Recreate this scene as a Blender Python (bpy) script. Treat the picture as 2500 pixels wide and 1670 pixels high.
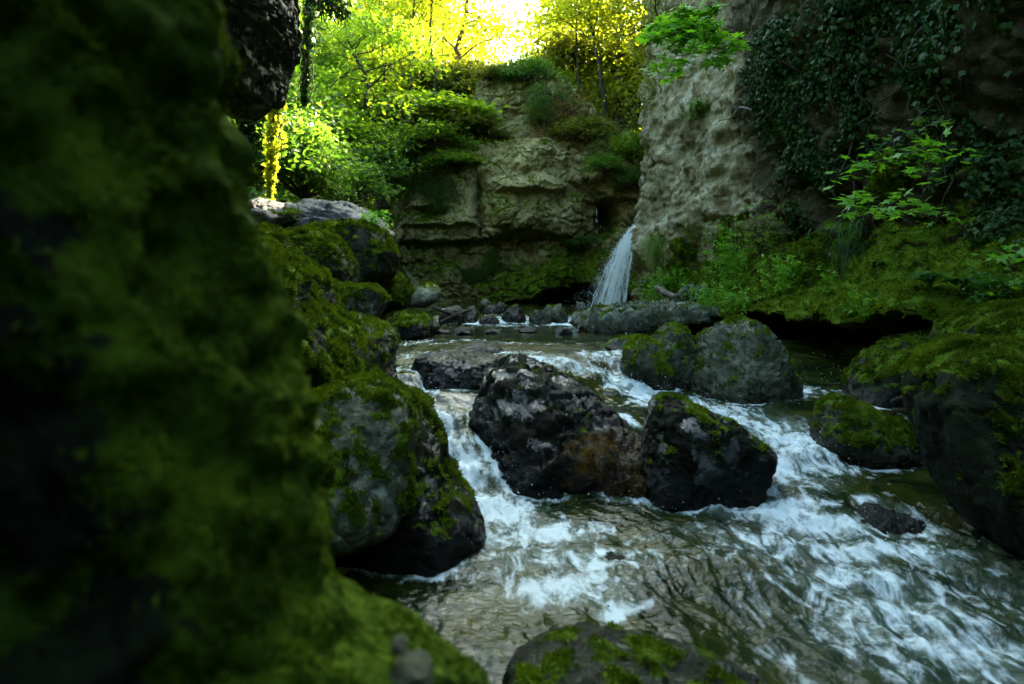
import bpy, bmesh, math, random
import numpy as np
from math import radians, sin, cos, pi
from mathutils import Vector

for o in list(bpy.data.objects): bpy.data.objects.remove(o)
SC = bpy.context.scene
COL = SC.collection

# ---------------------------------------------------------------- camera
F = 1667.0; CX = 1250.0; CY = 835.0; HORIZON = 700.0
CAMZ = 1.5
PITCH = math.atan((CY - HORIZON) / F)
cam_d = bpy.data.cameras.new('camera'); cam = bpy.data.objects.new('camera', cam_d); COL.objects.link(cam)
cam.location = (0, 0, CAMZ); cam.rotation_euler = (pi / 2 - PITCH, 0, 0)
cam_d.sensor_width = 36; cam_d.lens = 24.0; cam_d.clip_start = 0.02; cam_d.clip_end = 2000
cam_d.dof.use_dof = True; cam_d.dof.focus_distance = 8.0; cam_d.dof.aperture_fstop = 2.0
SC.camera = cam

# ---------------------------------------------------------------- sky, sun, exposure
SUN_EL = radians(38); SUN_AZ = radians(34)      # azimuth measured from +Y towards +X
w = bpy.data.worlds.new('World'); SC.world = w; w.use_nodes = True
nt = w.node_tree; bg = nt.nodes['Background']
sky = nt.nodes.new('ShaderNodeTexSky'); sky.sky_type = 'NISHITA'; sky.sun_disc = False
sky.sun_elevation = SUN_EL; sky.sun_rotation = SUN_AZ; sky.dust_density = 2.5; sky.ozone_density = 0.7; sky.air_density = 1.0
tint = nt.nodes.new('ShaderNodeMix'); tint.data_type = 'RGBA'; tint.blend_type = 'MULTIPLY'; tint.inputs[0].default_value = 1.0
tint.inputs[7].default_value = (0.88, 1.0, 0.92, 1)              # green tint on the sky light, against mauve greys
nt.links.new(sky.outputs[0], tint.inputs[6]); nt.links.new(tint.outputs[2], bg.inputs[0]); bg.inputs[1].default_value = 0.12
sun_d = bpy.data.lights.new('sun', 'SUN'); sun = bpy.data.objects.new('sun', sun_d); COL.objects.link(sun)
sun_d.energy = 5.0; sun_d.angle = radians(0.5); sun_d.color = (1.0, 0.86, 0.62)
sdir = Vector((sin(SUN_AZ) * cos(SUN_EL), cos(SUN_AZ) * cos(SUN_EL), sin(SUN_EL)))
sun.rotation_euler = sdir.to_track_quat('Z', 'Y').to_euler(); sun.location = sdir * 40
SC.view_settings.view_transform = 'Standard'; SC.view_settings.look = 'None'
SC.view_settings.gamma = 1; SC.view_settings.exposure = 4.25
cy = SC.cycles
cy.max_bounces = 6; cy.diffuse_bounces = 3; cy.glossy_bounces = 3; cy.transmission_bounces = 4
cy.transparent_max_bounces = 8; cy.caustics_reflective = False; cy.caustics_refractive = False
cy.use_denoising = True; cy.sample_clamp_indirect = 3.0

# ---------------------------------------------------------------- numeric helpers
def ray(px, py):
    u = (px - CX) / F; v = (CY - py) / F
    c, s = cos(PITCH), sin(PITCH)
    return np.array([u, c + v * s, -s + v * c])
def at(px, py, Y):
    d = ray(px, py); return np.array([0, 0, CAMZ]) + d * (Y / d[1])
def at_z(px, py, z):
    d = ray(px, py); return np.array([0, 0, CAMZ]) + d * ((z - CAMZ) / d[2])
def proj(P):
    P = np.asarray(P, float); q = P - np.array([0, 0, CAMZ])
    c, s = cos(PITCH), sin(PITCH)
    dep = q[..., 1] * c - q[..., 2] * s; up = q[..., 1] * s + q[..., 2] * c
    return CX + F * q[..., 0] / dep, CY - F * up / dep

def _hash(i, j, k, s):
    with np.errstate(over='ignore'):
        h = i.astype(np.uint32) * np.uint32(374761393) + j.astype(np.uint32) * np.uint32(668265263) \
            + k.astype(np.uint32) * np.uint32(2246822519) + np.uint32((s * 3266489917) & 0xffffffff)
        h = (h ^ (h >> np.uint32(13))) * np.uint32(1274126177)
        h = (h ^ (h >> np.uint32(15))) * np.uint32(2246822519)
        return h ^ (h >> np.uint32(16))
def noise(p, seed=0):
    p = np.asarray(p, float); f0 = np.floor(p); i = f0.astype(np.int64); f = p - f0
    u = f * f * f * (f * (f * 6 - 15) + 10); out = 0
    for dx in (0, 1):
        for dy in (0, 1):
            for dz in (0, 1):
                h = _hash(i[:, 0] + dx, i[:, 1] + dy, i[:, 2] + dz, seed)
                gx = (h & np.uint32(1023)) / 511.5 - 1.0
                gy = ((h >> np.uint32(10)) & np.uint32(1023)) / 511.5 - 1.0
                gz = ((h >> np.uint32(20)) & np.uint32(1023)) / 511.5 - 1.0
                d = gx * (f[:, 0] - dx) + gy * (f[:, 1] - dy) + gz * (f[:, 2] - dz)
                w_ = (u[:, 0] if dx else 1 - u[:, 0]) * (u[:, 1] if dy else 1 - u[:, 1]) * (u[:, 2] if dz else 1 - u[:, 2])
                out = out + d * w_
    return out * 1.3
def fbm(p, oct=4, seed=0, gain=0.5, lac=2.03):
    a, s, t = 1.0, 0.0, 0.0; p = np.asarray(p, float)
    for o in range(oct):
        s = s + a * noise(p, seed + o * 17); t += a; a *= gain; p = p * lac + 11.3
    return s / t * 1.6
def ridged(p, oct=4, seed=0, gain=0.5):
    a, s, t = 1.0, 0.0, 0.0; p = np.asarray(p, float)
    for o in range(oct):
        s = s + a * (1 - np.abs(noise(p, seed + o * 31)) * 2); t += a; a *= gain; p = p * 2.1 + 5.7
    return s / t
def worley(p, seed=0):
    p = np.asarray(p, float); f0 = np.floor(p).astype(np.int64)
    d1 = np.full(len(p), 9.0); d2 = np.full(len(p), 9.0); cid = np.zeros(len(p))
    for dx in (-1, 0, 1):
        for dy in (-1, 0, 1):
            for dz in (-1, 0, 1):
                c = f0 + np.array([dx, dy, dz]); h = _hash(c[:, 0], c[:, 1], c[:, 2], seed)
                q = c + np.stack([(h & np.uint32(1023)) / 1023., ((h >> np.uint32(10)) & np.uint32(1023)) / 1023., ((h >> np.uint32(20)) & np.uint32(1023)) / 1023.], 1)
                d = np.sqrt(((p - q) ** 2).sum(1)); m = d < d1
                d2 = np.where(m, d1, np.minimum(d2, d)); cid = np.where(m, (h >> np.uint32(3)) % 1000 / 1000., cid); d1 = np.where(m, d, d1)
    return d1, d2, cid
def smooth(a, b, x):
    t = np.clip((x - a) / (b - a), 0, 1); return t * t * (3 - 2 * t)
def gauss(x, c, s): return np.exp(-((x - c) / s) ** 2)

# ---------------------------------------------------------------- mesh helpers
def make_mesh(name, v, faces, smooth_=True, attrs=None):
    me = bpy.data.meshes.new(name); v = np.asarray(v, np.float32)
    if not isinstance(faces, list): faces = [faces]
    faces = [np.asarray(f, np.int32) for f in faces if len(f)]
    me.vertices.add(len(v)); me.vertices.foreach_set('co', v.ravel())
    loops = np.concatenate([f.ravel() for f in faces]); sizes = np.concatenate([np.full(len(f), f.shape[1], np.int32) for f in faces])
    starts = np.concatenate([[0], np.cumsum(sizes)[:-1]]).astype(np.int32)
    me.loops.add(len(loops)); me.loops.foreach_set('vertex_index', loops)
    me.polygons.add(len(sizes)); me.polygons.foreach_set('loop_start', starts)
    me.polygons.foreach_set('use_smooth', np.full(len(sizes), smooth_, bool))
    for k, a in (attrs or {}).items():
        at_ = me.attributes.new(k, 'FLOAT', 'POINT'); at_.data.foreach_set('value', np.asarray(a, np.float32))
    me.update(calc_edges=True); me.validate(); return me
class MB:
    def __init__(s): s.v = []; s.f = {}; s.r = []; s.n = 0
    def add(s, v, f, r=None):
        v = np.asarray(v, float).reshape(-1, 3); f = np.asarray(f, int)
        s.v.append(v); s.f.setdefault(f.shape[1], []).append(f + s.n); s.n += len(v)
        s.r.append(np.full(len(v), 0.5) if r is None else np.asarray(r, float) * np.ones(len(v)))
    def build(s, name, mat, parent=None, loc=None, smooth_=True):
        if not s.v: return None
        v = np.concatenate(s.v); v = v if loc is None else v - np.asarray(loc)
        me = make_mesh(name, v, [np.concatenate(x) for x in s.f.values()], smooth_, {'rnd': np.concatenate(s.r)})
        return link(name, me, mat, parent, loc if parent is None else None)
def link(name, me, mat, parent=None, loc=None):
    o = bpy.data.objects.new(name, me); COL.objects.link(o)
    if mat is not None and not me.materials: me.materials.append(mat)
    if parent is not None: o.parent = parent
    elif loc is not None: o.location = tuple(float(x) for x in loc)
    return o
def tag(o, label=None, cat=None, group=None, kind=None):
    if label: o['label'] = label
    if cat: o['category'] = cat
    if group: o['group'] = group
    if kind: o['kind'] = kind
    return o
def empty(name, loc, rz=0, sc=1):
    o = bpy.data.objects.new(name, None); COL.objects.link(o); o.location = tuple(float(x) for x in loc)
    o.rotation_euler = (0, 0, rz); o.scale = (sc, sc, sc) if np.isscalar(sc) else sc; o.empty_display_size = 0.1; return o
def grid_faces(nr, nc):
    i = np.arange(nr - 1)[:, None] * nc + np.arange(nc - 1)[None, :]
    return np.stack([i, i + 1, i + nc + 1, i + nc], -1).reshape(-1, 4)
def vnormals(v, f):
    tri = f if f.shape[1] == 3 else np.concatenate([f[:, [0, 1, 2]], f[:, [0, 2, 3]]])
    n = np.cross(v[tri[:, 1]] - v[tri[:, 0]], v[tri[:, 2]] - v[tri[:, 0]]); vn = np.zeros_like(v)
    for k in range(3):
        for c in range(3): vn[:, c] += np.bincount(tri[:, k], n[:, c], len(v))
    return vn / (np.linalg.norm(vn, axis=1, keepdims=True) + 1e-12)
def sample(v, f, n, rng, wgt=None):
    tri = f if f.shape[1] == 3 else np.concatenate([f[:, [0, 1, 2]], f[:, [0, 2, 3]]])
    a, b, c = v[tri[:, 0]], v[tri[:, 1]], v[tri[:, 2]]
    nn = np.cross(b - a, c - a); ar = np.linalg.norm(nn, axis=1) + 1e-12; nn = nn / ar[:, None]
    pw = ar if wgt is None else ar * wgt[tri].mean(1)
    tot = pw.sum() * 0.5
    if callable(n): n = int(n(tot))
    if n <= 0 or tot <= 0: return np.zeros((0, 3)), np.zeros((0, 3))
    cs = np.cumsum(pw); idx = np.searchsorted(cs, rng.random(n) * cs[-1]); idx = np.clip(idx, 0, len(tri) - 1)
    r1 = np.sqrt(rng.random(n))[:, None]; r2 = rng.random(n)[:, None]
    return a[idx] * (1 - r1) + b[idx] * r1 * (1 - r2) + c[idx] * r1 * r2, nn[idx]
def unit(a): return a / (np.linalg.norm(a, axis=-1, keepdims=True) + 1e-9)
def basis(n, rng, along=None):
    """orthonormal t (length), b (width), n per row"""
    n = unit(n); r = rng.normal(size=n.shape) if along is None else along
    t = unit(r - n * (r * n).sum(1, keepdims=True)); return t, np.cross(n, t), n
def scatter(mb, pos, nrm, size, rng, tmpl, along=None, rnd=None):
    V, Fc = tmpl; m = len(pos)
    if m == 0: return
    t, b, n = basis(nrm, rng, along); s = np.asarray(size, float) * np.ones(m)
    P = pos[:, None, :] + s[:, None, None] * (V[None, :, 1:2] * t[:, None, :] + V[None, :, 0:1] * b[:, None, :] + V[None, :, 2:3] * n[:, None, :])
    fc = (Fc[None] + (np.arange(m) * len(V))[:, None, None]).reshape(-1, Fc.shape[1])
    r = rng.random(m) if rnd is None else rnd
    mb.add(P.reshape(-1, 3), fc, np.repeat(r, len(V)))
def tube(mb, pts, rad, sides=6, rnd=None):
    p = np.asarray(pts, float); n = len(p); rad = np.asarray(rad, float) * np.ones(n)
    t = unit(np.gradient(p, axis=0)); ref = np.array([0.31, 0.17, 0.93]) if abs(t[0, 2]) < 0.8 else np.array([0.93, 0.2, 0.1])
    a = unit(np.cross(t, ref)); b = np.cross(t, a)
    ang = np.arange(sides) / sides * 2 * pi
    V = (p[:, None] + rad[:, None, None] * (np.cos(ang)[None, :, None] * a[:, None] + np.sin(ang)[None, :, None] * b[:, None])).reshape(-1, 3)
    i = np.arange(n - 1)[:, None] * sides; j = np.arange(sides)[None]; k = (j + 1) % sides
    f = np.stack([i + j, i + k, i + sides + k, i + sides + j], -1).reshape(-1, 4)
    mb.add(V, f, rnd)
def curve(pts, n):
    p = np.asarray(pts, float); t = np.linspace(0, len(p) - 1, n); out = []
    for x in t:                                    # Catmull-Rom
        i = min(int(x), len(p) - 2); f = x - i
        a, b, c, d = p[max(i - 1, 0)], p[i], p[i + 1], p[min(i + 2, len(p) - 1)]
        out.append(0.5 * (2 * b + (c - a) * f + (2 * a - 5 * b + 4 * c - d) * f * f + (3 * b - a - 3 * c + d) * f ** 3))
    return np.array(out)
# leaf shapes: x width, y length, z up
LEAF = (np.array([[0, 0, 0], [.28, .45, .06], [0, 1, -.05], [-.28, .45, .06]]), np.array([[0, 1, 2, 3]]))
NARROW = (np.array([[0, 0, 0], [.13, .4, .04], [0, 1, -.1], [-.13, .4, .04]]), np.array([[0, 1, 2, 3]]))
BLADE = (np.array([[-.12, 0, 0], [.12, 0, 0], [0.05, .4, 1.0]]), np.array([[0, 1, 2]]))
def fan(angs, rads, z=None):
    v = [[0, 0, 0.02]]
    for a, r in zip(angs, rads): v.append([r * cos(radians(a)), r * sin(radians(a)), -0.12 * r * r])
    n = len(angs); f = [[0, 1 + i, 1 + (i + 1) % n] for i in range(n)]
    return np.array(v), np.array(f)
_la, _lr = [], []
for a, r in ((-12, .55), (38, .85), (90, 1.0), (142, .85), (192, .55)):
    _la += [a - 25, a - 9, a, a + 9]; _lr += [.40, .74 * r, r, .74 * r]
MAPLE = fan(_la[0:] + [217, 270], _lr + [.36, .1])
IVY = fan([-60, -10, 25, 50, 90, 130, 155, 190, 240], [.35, .5, .75, .55, 1.0, .55, .75, .5, .35])

# ---------------------------------------------------------------- materials
class NT:
    def __init__(s, name):
        s.m = bpy.data.materials.new(name); s.m.use_nodes = True; s.t = s.m.node_tree; s.t.nodes.clear()
        s.out = s.n('OutputMaterial')
    def n(s, typ, **kw):
        x = s.t.nodes.new('ShaderNode' + typ)
        for k, v in kw.items(): setattr(x, k, v)
        return x
    def l(s, a, b): s.t.links.new(a, b)
    def put(s, sock, val):
        if hasattr(val, 'is_output'): s.l(val, sock)
        else: sock.default_value = val
    def attr(s, name): return s.n('Attribute', attribute_name=name).outputs['Fac']
    def coord(s, which='Object', scale=(1, 1, 1)):
        c = s.n('TexCoord').outputs[which]; m = s.n('Mapping'); s.l(c, m.inputs[0]); m.inputs['Scale'].default_value = scale; return m.outputs[0]
    def noise(s, vec, scale, detail=5, rough=0.6, dist=0.0):
        x = s.n('TexNoise'); s.l(vec, x.inputs['Vector']); x.inputs['Scale'].default_value = scale
        x.inputs['Detail'].default_value = detail; x.inputs['Roughness'].default_value = rough; x.inputs['Distortion'].default_value = dist; return x.outputs['Fac']
    def vor(s, vec, scale, feature='F1'):
        x = s.n('TexVoronoi', feature=feature); s.l(vec, x.inputs['Vector']); x.inputs['Scale'].default_value = scale; return x.outputs['Distance']
    def ramp(s, fac, stops):
        r = s.n('ValToRGB'); s.put(r.inputs[0], fac); e = r.color_ramp.elements
        while len(e) < len(stops): e.new(0.5)
        for el, (p, c) in zip(e, stops):
            el.position = p; el.color = (*c, 1) if not np.isscalar(c) else (c, c, c, 1)
        return r.outputs[0]
    def rng(s, x, a, b, c=0.0, d=1.0, sm=True):
        m = s.n('MapRange', interpolation_type='SMOOTHSTEP' if sm else 'LINEAR'); s.put(m.inputs[0], x)
        for i, v in enumerate((a, b, c, d)): m.inputs[1 + i].default_value = v
        return m.outputs[0]
    def math(s, op, a, b=0.0):
        m = s.n('Math', operation=op); s.put(m.inputs[0], a); s.put(m.inputs[1], b); return m.outputs[0]
    def mix(s, fac, a, b, typ='MIX'):
        m = s.n('Mix', data_type='RGBA', blend_type=typ); s.put(m.inputs[0], fac)
        for k, v in ((6, a), (7, b)):
            s.put(m.inputs[k], v if hasattr(v, 'is_output') else (*v, 1))
        return m.outputs[2]
    def bump(s, h, strength, dist=0.02, normal=None):
        b = s.n('Bump'); s.l(h, b.inputs['Height']); s.put(b.inputs['Strength'], strength); b.inputs['Distance'].default_value = dist
        if normal is not None: s.l(normal, b.inputs['Normal'])
        return b.outputs[0]
    def bsdf(s, color, rough=0.8, spec=0.5, normal=None, coat=None):
        b = s.n('BsdfPrincipled'); s.put(b.inputs['Base Color'], color if hasattr(color, 'is_output') else (*color, 1)); s.put(b.inputs['Roughness'], rough)
        s.put(b.inputs['Specular IOR Level'], spec)
        if normal is not None: s.l(normal, b.inputs['Normal'])
        if coat: s.put(b.inputs['Coat Weight'], coat[0]); b.inputs['Coat Roughness'].default_value = coat[1]
        return b.outputs[0]
    def done(s, sh): s.l(sh, s.out.inputs[0]); return s.m

MOSS_D = (0.024, 0.048, 0.003); MOSS_L = (0.088, 0.150, 0.006); MOSS_Y = (0.125, 0.170, 0.007)
def rock_mat(name, cols, rough=0.75, scale=1.0, bump=0.6, wet=0.0, stain=None, lichen=0.0, mossy=True, strata=0.0, spec=0.12, macro=0.0, mscale=(1, 1, .8)):
    s = NT(name); c = s.coord()
    n1 = s.noise(c, 2.2 * scale, 8, 0.65, 0.6); n2 = s.noise(c, 11 * scale, 8, 0.7); n3 = s.noise(c, 45 * scale, 4, 0.6)
    col = s.ramp(s.math('ADD', s.math('MULTIPLY', n1, 0.6), s.math('MULTIPLY', n2, 0.4)), [(0.34, cols[0]), (0.5, cols[1]), (0.66, cols[2])])
    col = s.mix(s.rng(n3, 0.35, 0.75, 0.0, 0.55), col, (0.6, 0.6, 0.6), 'MULTIPLY')
    v = s.vor(c, 5 * scale, 'DISTANCE_TO_EDGE'); cr = s.rng(s.math('ADD', v, s.math('MULTIPLY', n2, 0.12)), 0.05, 0.12, 0.55, 0.0)
    col = s.mix(s.math('MULTIPLY', cr, s.rng(n1, 0.45, 0.6)), col, tuple(x * 0.35 for x in cols[0]))
    if strata:
        cs = s.coord('Object', (0.6, 0.6, 6.0)); ns = s.noise(cs, 1.8 * scale, 6, 0.6, 0.3)
        col = s.mix(s.rng(ns, 0.5, 0.7, 0, strata), col, tuple(x * 0.5 for x in cols[0]))
    if macro:
        nm = s.noise(s.coord('Object', mscale), .55, 5, .6, .8); col = s.mix(s.rng(nm, .36, .62, macro, 0.0), col, (.50, .46, .34), 'MULTIPLY')
    if lichen:
        nl = s.noise(c, 7 * scale, 6, 0.7, 0.5); col = s.mix(s.rng(nl, 0.56, 0.66, 0, lichen), col, (0.30, 0.34, 0.25))
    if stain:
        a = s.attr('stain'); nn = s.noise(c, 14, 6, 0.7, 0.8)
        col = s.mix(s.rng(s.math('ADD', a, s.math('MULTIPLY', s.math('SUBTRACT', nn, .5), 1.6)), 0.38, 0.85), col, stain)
    h = s.math('ADD', s.math('MULTIPLY', n2, 0.5), s.math('MULTIPLY', n3, 0.22))
    h = s.math('ADD', h, s.math('MULTIPLY', n1, 0.6))
    nb = s.bump(h, bump, 0.06)
    rr = s.rng(n2, 0.35, 0.65, max(rough - 0.15, 0.05), min(rough + 0.15, 1.0))
    if wet: rr = s.rng(s.noise(c, 5, 5, 0.6), 0.41, 0.50, 0.07, 0.5); spec = s.rng(s.noise(c, 5, 5, 0.6), 0.40, 0.48, 0.85, 0.03)
    wa = s.attr('wet'); col = s.mix(wa, col, s.mix(1.0, col, (.34, .34, .30), 'MULTIPLY'))          # splash wet stone, also darkened for shade low on its sides
    mrr = s.n('Mix', data_type='FLOAT'); s.l(wa, mrr.inputs[0]); s.put(mrr.inputs[2], rr); mrr.inputs[3].default_value = .22; rr = mrr.outputs[0]
    msp = s.n('Mix', data_type='FLOAT'); s.l(wa, msp.inputs[0]); s.put(msp.inputs[2], spec); msp.inputs[3].default_value = .16; spec = msp.outputs[0]
    sh = s.bsdf(col, rr, spec, nb)
    if mossy:
        m = s.attr('moss'); mn = s.noise(c, 30, 5, 0.7)
        fac = s.rng(s.math('ADD', m, s.math('MULTIPLY', s.math('SUBTRACT', mn, .5), 0.9)), 0.35, 0.6)
        mc = s.ramp(s.noise(c, 6, 6, 0.7), [(0.3, MOSS_D), (0.55, MOSS_L), (0.75, MOSS_Y)])
        hb = s.math('ADD', s.noise(c, 60, 4, 0.7), s.noise(c, 18, 5, 0.7))
        ms = s.bsdf(mc, 0.95, 0.1, s.bump(hb, 0.9, 0.03))
        mx = s.n('MixShader'); s.l(fac, mx.inputs[0]); s.l(sh, mx.inputs[1]); s.l(ms, mx.inputs[2]); sh = mx.outputs[0]
    return s.done(sh)
def leaf_mat(name, refl, trans, rough=0.5, spec=0.3, tw=0.5, varn=0.6):
    """refl/trans: two colours each (min,max) chosen per leaf"""
    s = NT(name); r = s.attr('rnd'); g = s.n('ObjectInfo').outputs['Random']
    rr = s.math('ADD', s.math('MULTIPLY', r, 0.75), s.math('MULTIPLY', g, 0.25))
    c = s.mix(rr, refl[0], refl[1]); tc = s.mix(rr, trans[0], trans[1])
    d = s.bsdf(c, rough, spec); t = s.n('BsdfTranslucent'); s.l(tc, t.inputs[0])
    mx = s.n('MixShader'); mx.inputs[0].default_value = tw; s.l(d, mx.inputs[1]); s.l(t.outputs[0], mx.inputs[2])
    return s.done(mx.outputs[0])
def bark_mat(name, a, b):
    s = NT(name); c = s.coord('Object', (6, 6, 1.2)); n = s.noise(c, 3, 7, 0.7, 0.6)
    col = s.ramp(n, [(0.35, a), (0.65, b)]); return s.done(s.bsdf(col, 0.9, 0.2, s.bump(n, 0.8, 0.03)))

M = {}
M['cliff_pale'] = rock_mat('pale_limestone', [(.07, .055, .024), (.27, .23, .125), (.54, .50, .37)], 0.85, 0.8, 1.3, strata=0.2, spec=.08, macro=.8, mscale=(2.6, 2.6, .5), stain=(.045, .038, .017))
M['cliff_tower'] = rock_mat('tower_limestone', [(.11, .09, .025), (.31, .265, .11), (.56, .50, .25)], 0.9, 1.0, 1.2, strata=0.15, spec=.08, macro=.9)
M['rock_grey'] = rock_mat('grey_stone', [(.014, .016, .008), (.050, .056, .031), (.20, .21, .14)], 0.6, 1.6, 0.9, lichen=0.6, macro=.7)
M['rock_pale'] = rock_mat('pale_stone', [(.030, .034, .020), (.13, .143, .092), (.46, .48, .37)], 0.55, 1.4, 1.0, lichen=0.7, macro=.7)
M['rock_slate'] = rock_mat('slate_stone', [(.018, .02, .02), (.045, .05, .05), (.10, .108, .108)], 0.5, 1.2, 0.8, strata=0.6)
M['rock_wet'] = rock_mat('wet_dark_stone', [(.003, .0035, .002), (.008, .009, .0045), (.022, .025, .014)], 0.5, 1.5, 0.8, wet=1, stain=(0.20, 0.095, 0.006), spec=.28)
M['rock_amber'] = rock_mat('wet_amber_stone', [(.008, .006, .002), (.10, .055, .007), (.42, .21, .016)], 0.16, 1.3, 1.3, spec=.6, mossy=False)  # lightest amber also stands in for golden glints on the wet rock
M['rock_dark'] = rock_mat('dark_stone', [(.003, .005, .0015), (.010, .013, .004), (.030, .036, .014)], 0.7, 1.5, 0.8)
M['bark'] = bark_mat('dark_bark', (.020, .015, .009), (.060, .045, .028))
M['bark_sun'] = bark_mat('brown_bark', (.05, .032, .016), (.14, .09, .045))
M['deadwood'] = bark_mat('weathered_wood', (.07, .055, .038), (.22, .18, .13))
M['leaf_yellow'] = leaf_mat('sunlit_yellow_leaves', ((.08, .10, .008), (.14, .15, .012)), ((.30, .42, .011), (.60, .57, .018)), tw=.66)
M['leaf_green'] = leaf_mat('fresh_green_leaves', ((.03, .08, .010), (.07, .13, .012)), ((.12, .30, .010), (.38, .49, .014)), tw=.6)
M['leaf_deep'] = leaf_mat('deep_green_leaves', ((.022, .060, .008), (.055, .11, .012)), ((.09, .22, .015), (.20, .36, .02)), tw=.45)
M['leaf_olive'] = leaf_mat('olive_shrub_leaves', ((.035, .055, .008), (.08, .10, .014)), ((.16, .20, .01), (.34, .32, .02)), tw=.45)
M['leaf_maple'] = leaf_mat('bright_maple_leaves', ((.07, .22, .010), (.15, .34, .015)), ((.12, .40, .01), (.28, .56, .015)), tw=.45, spec=.35)
M['leaf_ivy'] = leaf_mat('glossy_ivy_leaves', ((.008, .026, .005), (.034, .075, .014)), ((.02, .06, .01), (.04, .10, .01)), .5, .12, tw=.15)
M['leaf_dry'] = leaf_mat('dry_brown_leaves', ((.06, .035, .010), (.12, .08, .018)), ((.30, .17, .02), (.55, .38, .03)), tw=.5)
M['moss'] = leaf_mat('moss_tufts', ((.018, .036, .002), (.19, .26, .009)), ((.02, .04, .002), (.14, .20, .004)), .9, .1, tw=.3)
M['fern'] = leaf_mat('fern_fronds', ((.02, .09, .012), (.06, .17, .016)), ((.05, .20, .01), (.12, .30, .01)), tw=.35)
M['grass'] = leaf_mat('hanging_grass', ((.08, .15, .012), (.20, .28, .03)), ((.12, .24, .01), (.24, .36, .02)), tw=.35)
# ---------------------------------------------------------------- moss tufts grown on any surface (a child part of its rock)
def fuzz(parent, v, f, mask, per_m2, length, rng, loc, cap=60000, name='moss', up=0.35, size=1.0):
    p, n = sample(v, f, lambda a: min(cap, a * per_m2), rng, mask)
    if len(p) == 0: return
    cl = fbm(p * 9, 3, 5); keep = rng.random(len(p)) < np.clip(0.65 + 1.2 * cl, 0.1, 1); p, n, cl = p[keep], n[keep], cl[keep]
    d = unit(n + np.array([0, 0, up]) + rng.normal(size=p.shape) * 0.45)
    mb = MB(); L = length * rng.uniform(.5, 1.5, len(p)) * (1 + 1.1 * cl)
    scatter(mb, p - n * length * .15, d, L, rng, (BLADE[0] * np.array([size * 2.2, 1, 1]), BLADE[1]), rnd=np.clip(0.42 + 1.0 * fbm(p * 6, 4, 9) + rng.normal(size=len(p)) * .15, 0, 1))
    return mb.build(name, M['moss'], parent, loc, smooth_=False)

_ico = {}; WLINE = []
def ico(sub):
    if sub not in _ico:
        bm = bmesh.new(); bmesh.ops.create_icosphere(bm, subdivisions=sub, radius=1); bm.verts.ensure_lookup_table()
        _ico[sub] = (np.array([q.co[:] for q in bm.verts]), np.array([[q.index for q in f_.verts] for f_ in bm.faces])); bm.free()
    return _ico[sub]

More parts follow.
